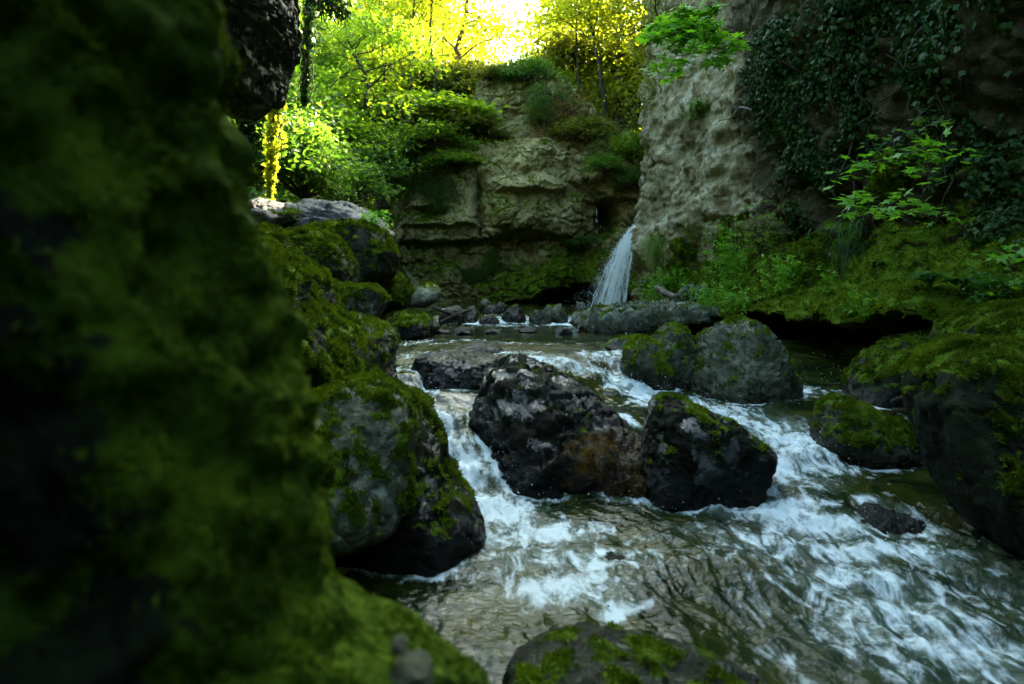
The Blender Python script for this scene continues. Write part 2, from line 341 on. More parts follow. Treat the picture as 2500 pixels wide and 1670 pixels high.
def boulder(name, label, outline, D, T, mat='rock_grey', seed=0, k=2.6, lean=0.0, amp=(.10, .05, .016), cuts=5, cutd=.80,
            moss=(0.0, 0.9), tuft=(26000, .020), sub=6, freq=1.0, back=1.0, stain=None, cat='boulder', extra=None, cap=60000, up=.35, strata=0.0, group=None):
    """moss=(bias, weight of upward facing).  outline in photo pixels, standing at distance D, half thickness T."""
    rng = np.random.default_rng(seed + 100)
    W = np.array([at(u, v_, D) for u, v_ in outline]); P2 = W[:, [0, 2]]
    A = np.concatenate([P2 + (np.roll(P2, -1, 0) - P2) * t for t in np.linspace(0, 1, 24, endpoint=False)])
    c2 = (P2.max(0) + P2.min(0)) / 2 * .4 + A.mean(0) * .6
    th = np.arctan2(A[:, 1] - c2[1], A[:, 0] - c2[0]); rad = np.hypot(A[:, 0] - c2[0], A[:, 1] - c2[1])
    bins = np.linspace(-pi, pi, 181); idx = np.digitize(th, bins) - 1; R = np.full(180, np.nan)
    for i in range(180):
        if (idx == i).any(): R[i] = rad[idx == i].max()
    ok = ~np.isnan(R); R = np.interp(np.arange(180), np.arange(180)[ok], R[ok], period=180)
    ker = np.array([.25, .5, .25]); R = np.convolve(np.concatenate([R[-1:], R, R[:1]]), ker, 'valid')
    d, f = ico(sub); dx, dy, dz = d.T
    rho = np.hypot(dx, dz); t = np.arctan2(dz, dx)
    Rt = np.interp((t + pi) / (2 * pi) * 180 - .5, np.arange(180), R, period=180)
    q = (rho ** k + np.abs(dy) ** k) ** (-1 / k)
    X = Rt * rho * q * np.cos(t); Z = Rt * rho * q * np.sin(t)
    Y = dy * q * np.where(dy < 0, T, T * back)
    p = np.stack([X, Y, Z], 1); S = float(np.mean(R))
    Y_l = lean * (p[:, 2] - 0); p[:, 1] += Y_l
    nrm = vnormals(p, f); off = np.array([c2[0], D, c2[1]])
    for _ in range(cuts):                                      # flat faces broken off
        n = rng.normal(size=3) * np.array([.75, .5, .6]); n[1] = -abs(n[1]) - .45; n[2] += .25; n = unit(n); h = p @ n; lim = np.quantile(h, 1) * cutd * rng.uniform(.85, 1.1)
        over = np.maximum(h - lim, 0); p -= n[None] * (over * .8)[:, None]
    sp = (p + off) * freq / max(S, .15)
    d1, d2, cid = worley(sp * 1.6 + .3 * np.stack([fbm(sp * 2, 3, 1), fbm(sp * 2, 3, 2), fbm(sp * 2, 3, 3)], 1), seed + 9)
    disp = .75 * amp[0] * S * fbm(sp * 1.1, 4, seed) + 1.9 * amp[1] * S * (ridged(sp * np.array([1.6, 1.6, 2.6]), 6, seed + 3, .58) - .5) + 1.3 * amp[2] * S * fbm(sp * 11, 4, seed + 5) + .8 * amp[1] * S * ((cid - .5) * smooth(0, .3, d2 - d1) - 1.5 * (1 - smooth(0, .07, d2 - d1)))
    if strata: disp += strata * S * (np.abs(((p[:, 2] / S * 5 + fbm(sp * 1.5, 3, seed + 8)) % 1) - .5) - .25)
    p = p + nrm * disp[:, None]
    if extra is not None: p = extra(p, off)
    nrm = vnormals(p, f)
    ms = moss[0] + (.12 if moss[0] > -.3 else 0) + moss[1] * nrm[:, 2] + .50 * fbm((p + off) * 2.2 / max(S, .3), 4, seed + 21) + .40 * fbm((p + off) * np.array([8, 8, 4]) / max(S, .3) ** .5, 4, seed + 22)
    m = smooth(.25, .75, ms)
    # swollen moss cushions
    p = p + nrm * (m * (.012 + .030 * np.maximum(0, fbm((p + off) * 11, 3, 77))))[:, None]
    pw = p + off; wet = smooth(.34, .06, pw[:, 2] - level(pw[:, 0], pw[:, 1]) + .16 * fbm(pw * 3.5, 3, 91)); m = m * (1 - .8 * smooth(.5, 1, wet))
    at_ = {'moss': m, 'wet': wet}; WLINE.append(pw[np.abs(pw[:, 2] - level(pw[:, 0], pw[:, 1])) < .025])
    if stain is not None: at_['stain'] = stain(p + off)
    loc = off + np.array([0, 0, p[:, 2].min()])
    me = make_mesh(name, p + off - loc, f, True, at_)
    o = link(name, me, M[mat], None, loc); tag(o, label, cat, group)
    if tuft: fuzz(o, p + off, f, m * (m > .3), tuft[0], tuft[1], rng, loc, cap, up=up)
    return o

# ---------------------------------------------------------------- ground
def ground_z(X, Y):
    z = np.full_like(X, -0.7)
    chan = np.interp(Y, [0, 4, 8, 13, 16, 20], [-.7, -.7, -.1, .35, .5, .6]); z = chan
    left = smooth(-2.2, -4.2, X) * np.interp(Y, [0, 4, 8, 12, 40], [1.2, 1.4, 2.0, 2.6, 2.6]); z = z + left
    hill = smooth(21, 30, Y) * 2.5 + np.maximum(Y - 24, 0) * .12; z = z + np.where(Y > 19, np.minimum(hill, 9), 0)
    z = z + np.clip((X - 6) * .6, 0, 6) * smooth(5, 8, X)
    z = z + np.maximum(-X - 8, 0) * .18 * smooth(-6, -12, X)
    return np.minimum(z, 16)
def build_ground():
    a = np.concatenate([-np.geomspace(600, 9, 26), np.linspace(-8, 12, 81), np.geomspace(13, 600, 26)])
    b = np.concatenate([-np.geomspace(400, 3, 14), np.linspace(-2, 46, 121), np.geomspace(48, 900, 24)])
    X, Y = np.meshgrid(a, b); X = X.ravel(); Y = Y.ravel()
    P = np.stack([X, Y, X * 0], 1); Z = ground_z(X, Y) + .25 * fbm(P * .5, 4, 3) + .08 * fbm(P * 2, 3, 4)
    v = np.stack([X, Y, Z], 1); f = grid_faces(len(b), len(a))
    s = NT('forest_floor'); c = s.coord(); n = s.noise(c, 1.5, 8, .7)
    col = s.ramp(n, [(.35, (.02, .016, .008)), (.5, (.03, .05, .006)), (.7, (.06, .09, .01))])
    o = link('ground', make_mesh('ground', v, f), s.done(s.bsdf(col, .95, .1, s.bump(n, .8, .1)))); o['kind'] = 'structure'
build_ground()

# ---------------------------------------------------------------- the rock tower behind the pool
def build_tower():
    D0 = 20.0; nu, nv, nc = 420, 380, 40
    U = np.linspace(880, 1680, nu)
    top = np.interp(U, [880, 930, 960, 1000, 1060, 1120, 1150, 1165, 1190, 1230, 1290, 1340, 1385, 1420, 1470, 1520, 1580, 1680],
                    [470, 420, 350, 305, 285, 270, 240, 185, 165, 160, 138, 150, 185, 235, 285, 320, 335, 345])
    top = top + 7 * fbm(np.stack([U * .03, U * 0, U * 0], 1), 3, 4)
    t = np.linspace(0, 1, nv)[:, None]; V = 815 + (top[None] - 815) * t; UU = np.broadcast_to(U[None], V.shape)
    cap = np.linspace(0, 1, nc + 1)[1:, None]
    V = np.concatenate([V, np.broadcast_to(top[None] - 6, (nc, nu))]); UU = np.concatenate([UU, np.broadcast_to(U[None], (nc, nu))])
    capd = np.concatenate([np.zeros((nv, nu)), np.broadcast_to(cap ** 1.3 * 6, (nc, nu))])
    u = UU.ravel(); v = V.ravel(); cd = capd.ravel()
    X = (u - CX) / F * D0; Z = CAMZ + (HORIZON - v) / F * D0
    q = np.stack([X, Z, X * 0], 1)
    b = 0.0 * u                                                  # bulge toward the viewer, metres
    b += -1.9 * smooth(1010, 900, u) ** 1.0 * (1 + 0 * v) - 2.5 * smooth(950, 880, u)
    b += .85 * gauss(u, 1290, 100) * smooth(330, 380, v) * smooth(600, 540, v)          # belly of the tower
    b += -.9 * smooth(352, 336, v) * gauss(u, 1250, 130)                                  # set back above the ledge
    b += .35 * gauss(v, 343, 10) * smooth(1190, 1225, u) * smooth(1370, 1330, u)
    arch = 588 - 22 * gauss(u, 1290, 90) + 10 * noise(q * 1.3, 6)                          # long overhang line
    b += -.75 * smooth(arch - 3, arch + 7, v) * smooth(960, 1010, u) * smooth(1460, 1400, u) + .75 * smooth(600, 690, v) * gauss(u, 1300, 110) + .35 * smooth(610, 700, v) * gauss(u, 1060, 80)
    sh2 = 505 + 9 * noise(q * 1.7, 8)
    b += .55 * (smooth(sh2 - 60, sh2, v) - smooth(sh2, sh2 + 10, v)) * smooth(990, 1010, u) * smooth(1110, 1080, u)
    sh3 = 548 + 7 * noise(q * 1.9, 9)
    b += .5 * (smooth(sh3 - 40, sh3, v) - smooth(sh3, sh3 + 9, v)) * smooth(960, 1000, u) * smooth(1190, 1150, u)
    sh4 = 470 + 12 * noise(q * 1.5, 10)
    b += .6 * (smooth(sh4 - 45, sh4, v) - smooth(sh4, sh4 + 12, v)) * smooth(1200, 1230, u) * smooth(1400, 1350, u)
    crack = 1168 + 10 * noise(q * 1.1, 12)
    b += -.9 * np.exp(-np.abs(u - crack) / 7) * smooth(420, 450, v) * smooth(600, 560, v)
    b += -.7 * gauss(u, 1185, 22) * smooth(250, 270, v) * smooth(345, 330, v)
    cav = np.interp(u, [1150, 1190, 1240, 1300, 1350, 1400, 1450, 1480, 1560], [800, 752, 738, 728, 706, 690, 694, 705, 730]) + 9 * noise(q * 1.6, 14)
    cm = smooth(cav - 4, cav + 12, v); b += -2.6 * cm
    hole = smooth(.9, 1.25, 1.6 - np.hypot((u - 1485) / 48, (v - 530) / 72) + .12 * noise(q * 2, 15)); b += -2.2 * hole
    b += -.6 * smooth(1410, 1450, u) * smooth(480, 500, v) * smooth(640, 600, v)
    b += .5 * gauss(u, 1490, 50) * gauss(v, 425, 40) + .45 * gauss(u, 1545, 45) * gauss(v, 520, 32)
    b += .35 * gauss(u, 1350, 60) * gauss(v, 650, 45)
    # rock texture: beds, blocks and pits
    d1, d2, cid = worley(q * np.array([1.5, 2.0, 1]) + .35 * np.stack([fbm(q * 2, 3, 1), fbm(q * 2, 3, 2), 0 * X], 1), 3)
    b += .26 * (cid - .5) * smooth(0, .22, d2 - d1) - .10 * (1 - smooth(0, .08, d2 - d1))
    d1, d2, cid = worley(q * np.array([3.6, 4.6, 1]) + .3 * np.stack([fbm(q * 4, 3, 4), fbm(q * 4, 3, 5), 0 * X], 1), 7)
    b += .05 * (cid - .5) - .02 * (1 - smooth(0, .1, d2 - d1))
    b += .48 * fbm(q * .7, 4, 20) + .30 * (ridged(q * np.array([1.1, .8, 1]), 4, 24) - .5) + .10 * (ridged(q * np.array([1.4, 3.4, 1]), 5, 22) - .5) + .05 * fbm(q * 9, 4, 25) + .03 * fbm(q * np.array([1.2, 8, 1]), 3, 27)
    Y = D0 - b + cd + smooth(700, 200, v) * .6
    P = np.stack([X + .06 * fbm(q * 5 + 9, 3, 40), Y, Z + .05 * fbm(q * 6 + 3, 3, 41)], 1)
    f = grid_faces(nv + nc, nu); n = vnormals(P, f)
    if n[:, 1].mean() > 0: f = f[:, ::-1]; n = -n
    ms = -.05 + .75 * n[:, 2] + .6 * fbm(q * 1.1, 4, 50) + .75 * smooth(600, 690, v) * smooth(1130, 1290, u) + .35 * smooth(1050, 950, u) * smooth(560, 420, v) + 1.0 * (cd > 0) \
        + .45 * gauss(u, 1420, 60) * smooth(560, 620, v) + .3 * smooth(600, 700, v) * gauss(u, 1150, 60) - .3 * gauss(u, 1290, 100) * gauss(v, 440, 90) - .3 * gauss(u, 1260, 60) * gauss(v, 290, 60)
    m = smooth(.2, .8, ms); loc = np.array([0, D0, 0])
    o = link('rock_outcrop', make_mesh('rock_outcrop', P - loc, f, True, {'moss': m}), M['cliff_tower'], None, loc)
    tag(o, 'tall brown limestone outcrop with overgrown top standing behind the pool', 'rock outcrop')
    fuzz(o, P, f, m * (m > .35), 700, .08, np.random.default_rng(3), loc, 50000, up=-.1)
    return P, n, u, v
TOWER = build_tower()

# ---------------------------------------------------------------- the right wall of the gorge
def build_right():
    plan = curve([(8.0, 27), (5.0, 23), (3.8, 19.5), (3.12, 16.6), (3.25, 14.8), (4.05, 12.6), (4.95, 10.4), (5.45, 8.4), (5.65, 6.2), (5.6, 4.0), (5.5, 1.5), (5.8, -2), (6.0, -6), (4.5, -9.5), (.5, -11), (-4, -9.5), (-6, -5)], 900)  # last points bend unseen behind the camera, added to block rear sky
    seg = np.concatenate([[0], np.cumsum(np.linalg.norm(np.diff(plan, axis=0), axis=1))]); tot = seg[-1]
    # finer where it is seen
    dens = np.interp(plan[:, 1], [-8, 1, 3, 18, 22, 27], [.1, .25, 1.0, 1.0, .3, .15]); cum = np.concatenate([[0], np.cumsum(dens[:-1] * np.diff(seg))]); cum /= cum[-1]
    ns = 560; s = np.interp(np.linspace(0, 1, ns), cum, seg); X0 = np.interp(s, seg, plan[:, 0]); Y0 = np.interp(s, seg, plan[:, 1])
    tx, ty = np.gradient(X0), np.gradient(Y0); L = np.hypot(tx, ty); nx, ny = ty / L, -tx / L    # points to the stream (negative X side)
    if nx[200] > 0: nx, ny = -nx, -ny
    bank = np.interp(Y0, [-8, 2, 5, 7, 9, 11.2, 13, 14.5, 16], [1.1, 1.1, 1.25, 1.55, 1.75, 1.35, .75, .2, 0])   # width of the mossy ledge
    lip = np.interp(Y0, [2, 6, 8, 9, 11, 13, 16], [1.2, 1.22, 1.2, 1.16, 1.14, 1.12, 1.05])
    # profile stations: (offset toward the stream as a share of the bank, height)
    prof = [(.55, -.5, 0), (.62, .25, 0), (.58, .6, 0), (.30, .85, 0), (.35, 1.0, 0), (.88, 1.06, 1), (1.0, 1.13, 1), (.97, 1.22, 1), (.72, 1.36, 1), (.42, 1.58, 1), (.16, 1.95, 1), (.04, 2.5, 1)]
    pt = np.array([0, .07, .13, .18, .21, .27, .30, .33, .38, .44, .51, .57]); nt_ = 520
    tt = np.linspace(0, 1.12, nt_); Zt = np.linspace(2.5, 10.5, 50)
    off = np.zeros((nt_, ns)); zz = np.zeros((nt_, ns))
    po = np.array([a for a, _, _ in prof]); pz = np.array([b for _, b, _ in prof])
    lowT = tt * 1.0
    for j in range(ns):
        k = min(bank[j] / .8, 1)
        zl = pz + (lip[j] - 1.15); straight = np.linspace(-.5, 2.5, len(pz)); pzj = pz * k + straight * (1 - k); pzj = np.where(pz < 1.0, pz, zl) * k + straight * (1 - k)
        tq = np.concatenate([pt, [1.0, 1.12]]); oq = np.concatenate([po * bank[j], [0, 0]]); hh = np.interp(Y0[j], [-9, -4, 2], [.62, .8, 1.0]); zq = np.concatenate([pzj, [9.5 * hh, 14.0 * hh]])  # unseen upper wall raised to block the sun, lowered at the rear
        off[:, j] = np.interp(tt, tq, oq); zz[:, j] = np.interp(tt, tq, zq)
    ker = np.ones(9) / 9
    off = np.apply_along_axis(lambda c: np.convolve(np.pad(c, 4, 'edge'), ker, 'valid'), 0, off)
    S = np.broadcast_to(s[None], off.shape).ravel(); z = zz.ravel(); o_ = off.ravel()
    Y0b = np.broadcast_to(Y0[None], off.shape).ravel()
    # lean: the pale pillar slopes back upward, the dark wall overhangs
    lean = np.interp(Y0b, [-4, 3, 8, 10.5, 12, 14, 15.5, 17, 20], [0, .32, .34, .24, .05, -.10, -.13, -.06, 0]); o_ = o_ + lean * np.maximum(np.minimum(z, 10) - 2.2, 0)
    pil = gauss(Y0b, 15.6, 1.4)
    o_ += pil * (.12 * gauss(z, 2.6, .9) - .25 * gauss(z, 1.2, .6))
    q = np.stack([S, z, S * 0], 1)
    r = .30 * fbm(q * .55, 4, 61) + .16 * (ridged(q * np.array([.9, 1.6, 1]), 5, 62) - .5) + .08 * fbm(q * 4, 4, 63) + .035 * fbm(q * 13, 3, 66) + .11 * (ridged(np.stack([q[:, 0] * 2.4 + .35 * q[:, 1], q[:, 1] * .55, q[:, 2]], 1), 5, 67, .6) - .5) + .09 * (ridged(np.stack([q[:, 0] * 6.5, q[:, 1] * 1.8, q[:, 2]], 1), 5, 68, .65) - .5)
    d1, d2, cid = worley(q * np.array([1.2, 1.7, 1]) + .4 * np.stack([fbm(q * 1.6, 3, 1), fbm(q * 1.6, 3, 2), 0 * S], 1), 13)
    r += .22 * (cid - .5) * smooth(0, .25, d2 - d1)
    dq = q @ np.array([[.8, .5, 0], [-.5, .8, 0], [0, 0, 1]]); r += .16 * (ridged(dq * np.array([.5, 2.2, 1]), 4, 64) - .5) * smooth(13.5, 9, Y0b)
    pits = smooth(.1, .5, fbm(q * np.array([1.3, 2.0, 1]), 3, 65)); r -= .35 * pits * smooth(14.5, 12, Y0b) * smooth(7, 9, Y0b) * smooth(4.2, 3.0, z) * smooth(1.9, 2.3, z)
    low = smooth(2.3, 1.3, z) * smooth(1.0, 1.1, z); r = r * (1 - .35 * low) + low * (.34 * fbm(q * 1.9, 4, 70) + .05 * fbm(q * 7, 3, 71))
    und = smooth(1.05, .75, z) * smooth(.35, .7, z); r -= und * .35 * (fbm(q * .8, 3, 73) + .2)
    o_ = o_ + r
    nX = np.broadcast_to(nx[None], off.shape).ravel(); nY = np.broadcast_to(ny[None], off.shape).ravel()
    P = np.stack([np.broadcast_to(X0[None], off.shape).ravel() + nX * o_, Y0b + nY * o_, z + .05 * fbm(q * 5, 3, 75) + .16 * fbm(q * np.array([1.1, .6, 1]), 3, 76) * smooth(.8, 1.1, z) * smooth(2.6, 1.6, z)], 1)
    f = grid_faces(nt_, ns); n = vnormals(P, f)
    if (n[:, 0] * nX + n[:, 1] * nY).mean() < 0: f = f[:, ::-1]; n = -n
    ms = -.25 + .95 * n[:, 2] * smooth(4.5, 2.5, z) + .6 * fbm(q * .9, 4, 80) + .75 * smooth(2.3, 1.6, z) * smooth(.3, .9, z) * smooth(16.5, 14.5, Y0b) + .25 * smooth(12.5, 9, Y0b) - .55 * gauss(Y0b, 15.4, 1.8) * smooth(1.6, 2.6, z) \
        + .35 * gauss(z, 2.2, .5) * smooth(15, 13, Y0b)
    m = smooth(.25, .8, ms)
    s_ = NT('gorge_limestone'); 
    loc = np.array([5, 9, 0])
    o = link('gorge_wall', make_mesh('gorge_wall', P - loc, f, True, {'moss': m, 'stain': 1.0 * smooth(13.6, 10.8, Y0b + .9 * fbm(q * .8, 3, 90) - .25 * (z - 3))}), M['cliff_pale'], None, loc); o['kind'] = 'structure'  # brown rock tone, pushed darker along the near wall to paint its shade
    # solid top, reaching back over the hill
    top = P.reshape(nt_, ns, 3)[-1]; rows = [top + np.array([0, 0, -.02])]
    for k, (dxx, dz) in enumerate(((1.2, .5), (4, 1.0), (10, 1.5), (10.5, -14))): rows.append(np.stack([top[:, 0] - nx * dxx, top[:, 1] - ny * dxx * .4, top[:, 2] + dz], 1))
    v = np.concatenate(rows); g = link('cliff_top', make_mesh('cliff_top', v, grid_faces(len(rows), ns)), bpy.data.materials['forest_floor']); g['kind'] = 'structure'
    px, py = proj(P); vis = (py > 300) & (P[:, 1] > 2)
    fuzz(o, P, f, m * (m > .3) * vis * np.where(P[:, 2] < 2.4, 1.0, .25), 9000, .035, np.random.default_rng(5), loc, 160000, up=.1)
    return P, f, n, m
RIGHT = build_right()

# ---------------------------------------------------------------- rock and bank on the left, reaching above and behind the camera
def sheet(name, plan, zs, lean, mat, amp, seed, n1, n2, moss, loc, hook=None):
    c = curve(plan, n1); z = np.linspace(zs[0], zs[1], n2); tx, ty = np.gradient(c[:, 0]), np.gradient(c[:, 1]); L = np.hypot(tx, ty) + 1e-9
    nx, ny = ty / L, -tx / L
    Z, I = np.meshgrid(z, np.arange(n1), indexing='ij'); Z = Z.ravel(); I = I.ravel(); X = c[I, 0]; Y = c[I, 1]
    if hook: dx, dy = hook(Z, I / (n1 - 1)); X = X + dx; Y = Y + dy
    p = np.stack([X, Y, Z], 1); r = amp[0] * fbm(p * amp[3], 4, seed) + amp[1] * fbm(p * amp[3] * 4, 4, seed + 1) + amp[2] * np.abs(fbm(p * amp[3] * 14, 3, seed + 2)) + lean * np.maximum(Z - 2, 0)
    p[:, 0] += nx[I] * r; p[:, 1] += ny[I] * r
    f = grid_faces(n2, n1); n = vnormals(p, f)
    if (n[:, 0] * nx[I] + n[:, 1] * ny[I]).mean() < 0: f = f[:, ::-1]; n = -n
    m = smooth(.2, .7, moss(p, n)); loc = np.array(loc)
    return link(name, make_mesh(name, p - loc, f, True, {'moss': m}), M[mat], None, loc), p, f, n, m
EDGE_V = [-8000, -4000, -2200, -1000, -400, -50, 100, 250, 400, 520, 620, 700, 800, 900, 1000, 1100, 1200, 1300, 1380, 1450, 1500, 1560, 1620, 1670, 1900, 2600]
EDGE_U = [1900, 1000, 700, 560, 550, 545, 558, 582, 604, 628, 650, 680, 704, 722, 738, 754, 772, 790, 806, 822, 850, 925, 1030, 1105, 1290, 1380]  # topmost rows, unseen, lean out to block sky over the left
DE = 1.1
def near_hook(Z, t):
    v = HORIZON + (CAMZ - Z) * F / DE; u = np.interp(v, EDGE_V, EDGE_U); return (u - CX) / F * DE + 0 * t, DE + 0 * t
near_plan = [(-2.6, 1.9), (-1.2, .9), (-.45, .42), (-.10, .16), (0, 0), (-.045, -.16), (-.16, -.33), (-.36, -.46), (-.62, -.52), (-.95, -.66), (-1.05, -1.1), (-.85, -1.8), (-.2, -2.35), (.6, -2.6), (1.0, -3.3), (.6, -5)]  # tail wraps behind the camera, an unseen nook added to block rear light
o, p, f, n, m = sheet('mossy_rock', near_plan, (-.4, 7.0), 0.0, 'rock_dark', (.06, .05, .014, 3.0), 201, 420, 420, lambda p, n: .95 - .62 * smooth(.98, .62, p[:, 1] + .10 * fbm(p * 3, 3, 211)) + .55 * fbm(p * 5, 4, 210) + .2 * n[:, 2], (-.5, 1.1, 0), near_hook)  # moss thinned to bare dark rock at left, painting in its shade
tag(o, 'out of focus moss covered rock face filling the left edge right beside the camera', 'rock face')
px, py = proj(p); near = (p[:, 1] > .25) & (px > -400) & (py < 1900) & (py > -300)
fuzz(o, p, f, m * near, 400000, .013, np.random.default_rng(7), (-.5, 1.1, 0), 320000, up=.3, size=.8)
o, p, f, n, m = sheet('left_bank_cliff', [(-2.6, 2.6), (-4.6, 4), (-4.4, 6), (-4.3, 7.6), (-4.4, 9.4), (-5.2, 11), (-8, 13), (-14, 16)], (0, 12), .12, 'rock_dark', (.3, .15, .05, 1.0), 231, 200, 160, lambda p, n: .3 + .4 * n[:, 2] + .5 * fbm(p, 4, 232), (-4.5, 8, 0))  # mostly unseen; raised and overhung to narrow the sky opening
o['kind'] = 'structure'
# ---------------------------------------------------------------- water levels, stepping down from pool to pool
LV = []                                                          # (x, y, level)
for x in (-3, -1.5, 0, 1.5, 3): LV += [(x, 16, 1.0), (x, 19, 1.0), (x, 13.9, .97)]
for x in (-2.6, -1.5, -.5, .5, 1.5, 2.5): LV += [(x, 12.7, .80), (x, 11.2, .78), (x, 9.9, .78)]
for x in (-2.4, -1.6, -1.2, -.7, 0, .6): LV += [(x, 8.6, .77)]
for p_ in ((1000, 862, .75), (1060, 858, .76), (1200, 868, .75), (1290, 858, .75), (1380, 858, .75), (1470, 858, .74), (1540, 858, .72),      # lips
           (990, 905, .69), (1020, 950, .58), (1060, 1010, .46), (1095, 1070, .32), (1130, 1140, .17), (1170, 1215, .05),                      # left chute
           (1330, 905, .66), (1420, 915, .60), (1400, 880, .70), (1500, 920, .53), (1480, 955, .47), (1560, 965, .42), (1450, 1010, .44), (1520, 1000, .43),
           (1640, 985, .37), (1720, 1000, .34), (1800, 1030, .31), (1880, 1040, .29), (1950, 985, .37), (2080, 960, .42), (2150, 980, .40),
           (1940, 1060, .26), (2000, 1090, .20), (1920, 1110, .18), (1880, 1165, .07), (2030, 1160, .09), (2120, 1150, .11), (2150, 1195, .11), (2230, 1230, .08), (2250, 1300, -.02),
           (1750, 1225, .02), (1620, 1265, .0), (1450, 1265, .0), (1300, 1250, .0), (1250, 1330, .0), (1000, 1420, -.01), (850, 1380, 0), (1500, 1400, -.02), (1800, 1350, .0), (2050, 1360, -.03),
           (1200, 1550, -.03), (1600, 1530, -.04), (2000, 1550, -.07), (2350, 1500, -.08), (2480, 1640, -.11), (1300, 1660, -.04), (1900, 1660, -.10)):
    q_ = at_z(*p_); LV.append((q_[0], q_[1], p_[2]))
LV += [(-1.5, 2, -.06), (1, 1, -.1), (3, 1, -.15), (0, 0, -.12), (4, 3, -.08), (4.5, 5, .1), (-1.2, 3.5, 0), (-2, 5, .1), (-2.4, 7, .6)]
LV = np.array(LV)
def level(x, y):
    out = np.zeros_like(x); ws = np.zeros_like(x)
    for a, b, c in LV:
        d2 = (x - a) ** 2 + (y - b) ** 2; w_ = 1 / (d2 / (1 + .02 * b * b) + .012) ** 2.2; out += w_ * c; ws += w_
    return out / ws

# ---------------------------------------------------------------- boulders: traced outlines, each at its own distance
B = boulder
def stain_m3(p):
    px, py = proj(p); return .5 * gauss(px, 1475, 85) * gauss(py, 1080, 40) + .36 * gauss(px, 1440, 100) * gauss(py, 1160, 60) + .25 * gauss(px, 1290, 300) * gauss(py, 1120, 140)
def stain_low(p):
    px, py = proj(p); return .4 * gauss(py, 1310, 60) * gauss(px, 960, 120)
# left bank
B('boulder', 'flat topped grey layered slab at the top of the left boulder pile', [(640, 560), (650, 520), (720, 500), (745, 488), (840, 492), (870, 505), (935, 545), (960, 580), (900, 640), (700, 640)], 10.6, .9, 'rock_slate', 1, 3.5, .9, (.06, .05, .015), 4, .85, (-.6, .5), None, strata=.12)
B('boulder', 'big overhanging mossy boulder under the grey slab, its round end over the stream', [(700, 600), (760, 560), (830, 545), (900, 548), (945, 575), (967, 625), (960, 668), (930, 700), (880, 725), (760, 735), (700, 690)], 9.9, 1.0, 'rock_dark', 2, 2.8, .35, (.05, .03, .012), 3, .9, (-.12, .95), (24000, .03))  # here and next two, moss left off the sides to paint their shade
B('boulder', 'dark rounded boulder with moss along its upper rim, in front of the overhanging boulder', [(640, 600), (690, 572), (760, 560), (805, 572), (840, 605), (868, 650), (880, 695), (850, 715), (760, 712), (690, 690), (640, 670)], 8.9, .75, 'rock_dark', 3, 2.6, .4, (.05, .03, .012), 3, .9, (-.14, .95), (24000, .028))
B('boulder', 'mossy shoulder of rock beside the dark rounded boulder, half hidden at the left', [(560, 640), (600, 560), (640, 548), (690, 580), (735, 630), (740, 690), (640, 740), (560, 720)], 8.0, .7, 'rock_dark', 4, 2.6, .4, (.06, .03, .012), 3, .9, (-.14, .95), (20000, .028))
B('boulder', 'small dark square stone left of the grey slab', [(600, 530), (615, 510), (660, 515), (680, 530), (675, 550), (620, 560)], 9.6, .25, 'rock_slate', 5, 4, .1, (.05, .03, .01), 3, .85, (-.3, .6), (12000, .02), 5)
B('boulder', 'dark low stone on top of the left pile below the hanging yellow ivy', [(600, 500), (640, 486), (690, 496), (700, 520), (660, 545), (600, 540)], 10.4, .4, 'rock_slate', 6, 3, .2, (.06, .03, .01), 3, .85, (-.3, .7), (12000, .02), 5)
B('boulder', 'dark stone wedged between the small square stone and the grey slab', [(670, 535), (700, 512), (740, 520), (745, 545), (700, 565), (675, 560)], 9.9, .35, 'rock_dark', 7, 2.6, .3, (.06, .03, .01), 3, .85, (-.1, .6), (12000, .02), 5)
B('boulder', 'huge sloping mossy boulder with wet patches, right beside the blurred rock face', [(560, 560), (640, 605), (700, 630), (755, 680), (775, 740), (800, 775), (850, 815), (885, 860), (900, 920), (880, 960), (760, 985), (600, 1000), (520, 800)], 5.4, 1.0, 'rock_dark', 8, 2.6, .35, (.05, .03, .012), 4, .9, (.14, .65), (30000, .022), 6, 1.2, cap=90000)
B('boulder', 'mossy boulder with a bare patch on top, between the huge sloping boulder and the pool', [(768, 710), (790, 697), (840, 695), (870, 702), (905, 698), (930, 712), (942, 740), (925, 775), (880, 795), (800, 790), (765, 760)], 8.3, .5, 'rock_grey', 9, 2.8, .5, (.07, .04, .012), 4, .85, (.04, .6), (24000, .024))
B('boulder', 'brown mossy boulder tucked under the overhanging boulder', [(890, 720), (930, 680), (960, 665), (985, 680), (1003, 710), (1000, 750), (940, 775), (890, 765)], 10.9, .6, 'rock_dark', 10, 2.4, .3, (.05, .03, .012), 2, .9, (.15, .6), (20000, .026))
B('boulder', 'smooth pale egg shaped boulder at the foot of the limestone outcrop', [(1000, 730), (1012, 705), (1035, 694), (1065, 695), (1078, 712), (1072, 735), (1040, 752), (1005, 750)], 14.2, .45, 'rock_pale', 11, 2.3, .5, (.03, .015, .008), 2, .95, (-.05, .45), (9000, .025), 5)
B('boulder', 'wet shiny topped boulder with mossy sides at the lip of the left chute', [(790, 800), (812, 780), (850, 776), (905, 792), (940, 815), (955, 850), (950, 890), (965, 940), (900, 985), (800, 960), (770, 860)], 6.2, .75, 'rock_grey', 12, 3.0, .8, (.07, .05, .015), 5, .85, (.10, .30), (30000, .02), 6, 1.2)
